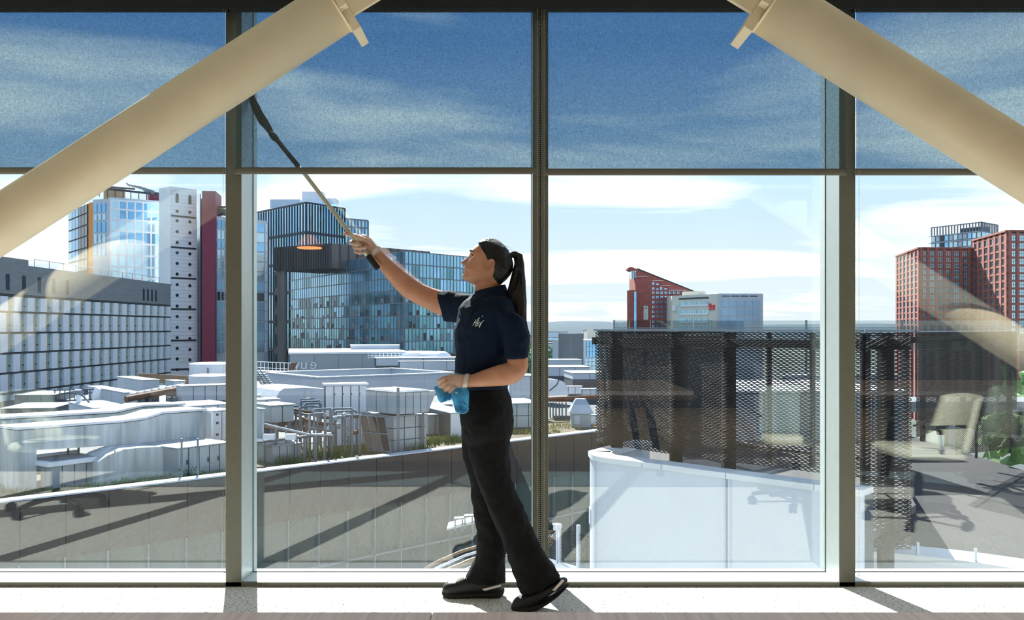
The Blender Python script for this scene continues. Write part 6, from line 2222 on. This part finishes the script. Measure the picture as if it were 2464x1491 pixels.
# ---------------------------------------------------------------- thin plastic gloves
def glove_mat():
    m = bpy.data.materials.new('clear_plastic_glove')
    m.use_nodes = True
    n, l = m.node_tree.nodes, m.node_tree.links
    b = n['Principled BSDF']
    b.inputs['Base Color'].default_value = (0.9, 0.9, 0.86, 1)
    b.inputs['Roughness'].default_value = 0.22
    t = nd(n, 'ShaderNodeTexCoord')
    z = nd(n, 'ShaderNodeTexNoise')
    z.inputs['Scale'].default_value = 130
    z.inputs['Detail'].default_value = 7
    z.inputs['Distortion'].default_value = 1.5
    l.new(t.outputs['Object'], z.inputs['Vector'])
    r = ramp(n, [(0.40, 0.06), (0.70, 0.42)])
    l.new(z.outputs[0], r.inputs[0])
    l.new(r.outputs[0], b.inputs['Alpha'])
    bp = nd(n, 'ShaderNodeBump')
    bp.inputs['Strength'].default_value = 0.7
    bp.inputs['Distance'].default_value = 0.004
    l.new(z.outputs[0], bp.inputs['Height'])
    l.new(bp.outputs[0], b.inputs['Normal'])
    return m


m_glove = glove_mat()
gv = MB()
ploft(gv, [(908, 612, 4.245, 17, .026), (900, 604, 4.245, 15.5, .023), (890, 594, 4.245, 17, .021), (880, 585, 4.247, 18, .020), (870, 577, 4.25, 16, .018), (864, 572, 4.25, 11, .013)])
gv.add(RH.v, RH.f)
go = gv.build('glove', m_glove, woman, fix=False)
remesh(go, 0.003, 2)
gd = go.modifiers.new('fit', 'DISPLACE'); gd.strength = 0.0022; gd.mid_level = 0.0
cf = MB()
def cuff(rings):
    return MB().loft([pring(*q, 28) for q in rings], cap=False)
cuff([(906, 612, 4.245, 17.5, .026, 132), (903, 607, 4.245, 18.5, .028, 134), (899, 603, 4.245, 17, .026, 136)]).build('glove_cuff', m_strip, go, smooth=True)
gv2 = MB()
ploft(gv2, [(1128, 917, 3.889, 17, .026, -80), (1120, 918, 3.89, 16.5, .024, -80), (1108, 918, 3.89, 18.5, .023, -84), (1090, 918, 3.89, 20.5, .025, -88), (1076, 919, 3.892, 15, .024, -92), (1067, 921, 3.893, 8, .018, -92)])
gv2.add(FIST.v, FIST.f)
go2 = gv2.build('glove', m_glove, woman, fix=False)
remesh(go2, 0.003, 2)
gd = go2.modifiers.new('fit', 'DISPLACE'); gd.strength = 0.0022; gd.mid_level = 0.0
cuff([(1116, 918, 3.89, 19, .026, -80), (1121, 918, 3.89, 20.5, .028, -79), (1126, 918, 3.889, 19, .026, -78)]).build('glove_cuff', m_strip, go2, smooth=True)

# ================================================================== the pole and the cloth
m_alu = M('aluminium_pole', (190, 184, 164), 0.35, 0.5, var=0.06, scale=40, stretch=(1, 1, 0.1))
m_dust = M('black_duster', (14, 14, 15), 0.9, var=0.3, scale=120, bump=0.5)
pole = thing('window_duster', 'long aluminium pole with black grip, its black head behind the blind', 'cleaning pole', at(908, 646, 4.21))
def polY(v):
    return 4.228 + (595 - v) / (595 - 410) * 0.092
def pp(u, v): return at(u, v, polY(v))
MB().tube([pp(889.5, 620.5), pp(855, 577.5), pp(735, 420.5), pp(717, 399)], [0.0108, 0.0108, 0.0098, 0.0095], 14).build('shaft', m_alu, pole, smooth=True)
MB().tube([pp(909.5, 646), pp(908, 644), pp(888, 618), pp(886, 615.5)], [0.0120, 0.0140, 0.0140, 0.0125], 16).build('grip', m_sole, pole, smooth=True)
MB().tube([pp(717, 399), pp(690, 366), pp(664, 333)], [0.0125, 0.0115, 0.012], 12).build('neck', m_dust, pole, smooth=True)
MB().tube([pp(668, 338), pp(660, 330), pp(652, 321)], [0.012, 0.018, 0.014], 12).build('joint', m_dust, pole, smooth=True)
dpts = [(655, 324), (645, 308), (634, 292), (624, 275), (615, 258), (608, 242), (603, 226), (600, 208)]
mb = MB()
rs = [0.014, 0.018, 0.022, 0.021, 0.020, 0.017, 0.016, 0.010]
mb.tube([at(u, v, 4.435 + 0.004 * k) for k, (u, v) in enumerate(dpts)], rs, 16)
MBv = []
for (x, y, z) in mb.v:
    q = noise.noise(Vector((x * 60, y * 60, z * 60)))
    MBv.append((x + 0.003 * q, y + 0.003 * q, z + 0.003 * q))
mb.v = MBv
mb.build('duster_head', m_dust, pole, smooth=True)
MB().tube([pp(655, 324), at(650, 316, 4.435)], 0.010, 8).build('elbow', m_dust, pole)


def cloth_mat():
    return M('blue_microfibre', (74, 152, 202), 0.95, var=0.14, scale=260, bump=0.25, spec=0.1)


def sheet(mb, left, right, Y0, amp, ph, nx=14):
    n = len(left)
    rows = []
    for i in range(n):
        r = []
        for k in range(nx + 1):
            q = k / nx
            u = left[i][0] + (right[i][0] - left[i][0]) * q
            v = left[i][1] + (right[i][1] - left[i][1]) * q
            y = Y0 + amp * (0.35 + 0.65 * i / (n - 1)) * math.sin(q * (9.5 - i * 0.35) + ph + i * 0.33) + 0.01 * math.sin(i * 0.9 + ph)
            r.append(at(u, v, y))
        rows.append(r)
    o = len(mb.v)
    vs = [p for r in rows for p in r]
    fs = []
    m = nx + 1
    for i in range(n - 1):
        for k in range(nx):
            fs.append((i * m + k, i * m + k + 1, (i + 1) * m + k + 1, (i + 1) * m + k))
    mb.add(vs, fs)


cl = MB()
sheet(cl, [(1056, 926), (1047, 929), (1043.5, 930), (1046, 938), (1050, 946), (1053, 955), (1056, 962), (1062, 969)], [(1092, 932), (1090, 938), (1086, 944), (1083, 950), (1081, 955), (1078, 959), (1074, 963), (1070, 966)], 3.878, 0.016, 0.4, 24)
sheet(cl, [(1068, 936), (1066, 943), (1063, 951), (1062, 959), (1062, 968)], [(1098, 936), (1093, 944), (1091, 951), (1088, 957), (1084, 962)], 3.893, 0.012, 2.2, 20)
sheet(cl, [(1092, 934), (1087, 940), (1086, 948), (1087, 955), (1089, 962), (1092, 968), (1093, 976), (1095, 984), (1098, 991)], [(1116, 930), (1124, 937), (1127, 944), (1125, 952), (1128, 960), (1126, 969), (1124, 977), (1127, 984), (1121, 993)], 3.870, 0.015, 1.9, 26)
sheet(cl, [(1096, 938), (1094, 950), (1097, 962), (1102, 974), (1108, 984)], [(1126, 936), (1129, 946), (1128, 956), (1127, 966), (1128, 978)], 3.884, 0.012, 4.1, 20)
sheet(cl, [(1062, 922), (1062, 932), (1066, 940), (1072, 950)], [(1112, 926), (1115, 934), (1112, 944), (1104, 955)], 3.912, 0.010, 3.0, 18)
clo = cl.build('cleaning_cloth', cloth_mat(), None, smooth=True, fix=False)
sd_ = clo.modifiers.new('thick', 'SOLIDIFY'); sd_.thickness = 0.003
ss_ = clo.modifiers.new('soft', 'SUBSURF'); ss_.levels = 1; ss_.render_levels = 2
tag(clo, 'blue microfibre cloth crumpled in her gloved left hand', 'cloth')
MB().prism([at(u, v, 3.857) for u, v in ((1089, 953), (1096, 943), (1101, 944), (1101, 951), (1095, 955), (1091, 957))], (0, 0.002, 0)).build('care_tag', m_cream_r, clo)
hem = MB()
for pts in ([(1094, 977), (1097, 989), (1106, 994), (1116, 994), (1124, 990), (1127, 982), (1121, 975), (1110, 971)], [(1088, 961), (1096, 968), (1106, 971)]):
    hem.tube([at(u, v, 3.862) for u, v in pts], 0.0028, 6)
hem.build('hem', M('blue_hem', (84, 162, 210), 0.9), clo, smooth=True)['kind'] = 'stuff'
bpy.context.view_layer.update()
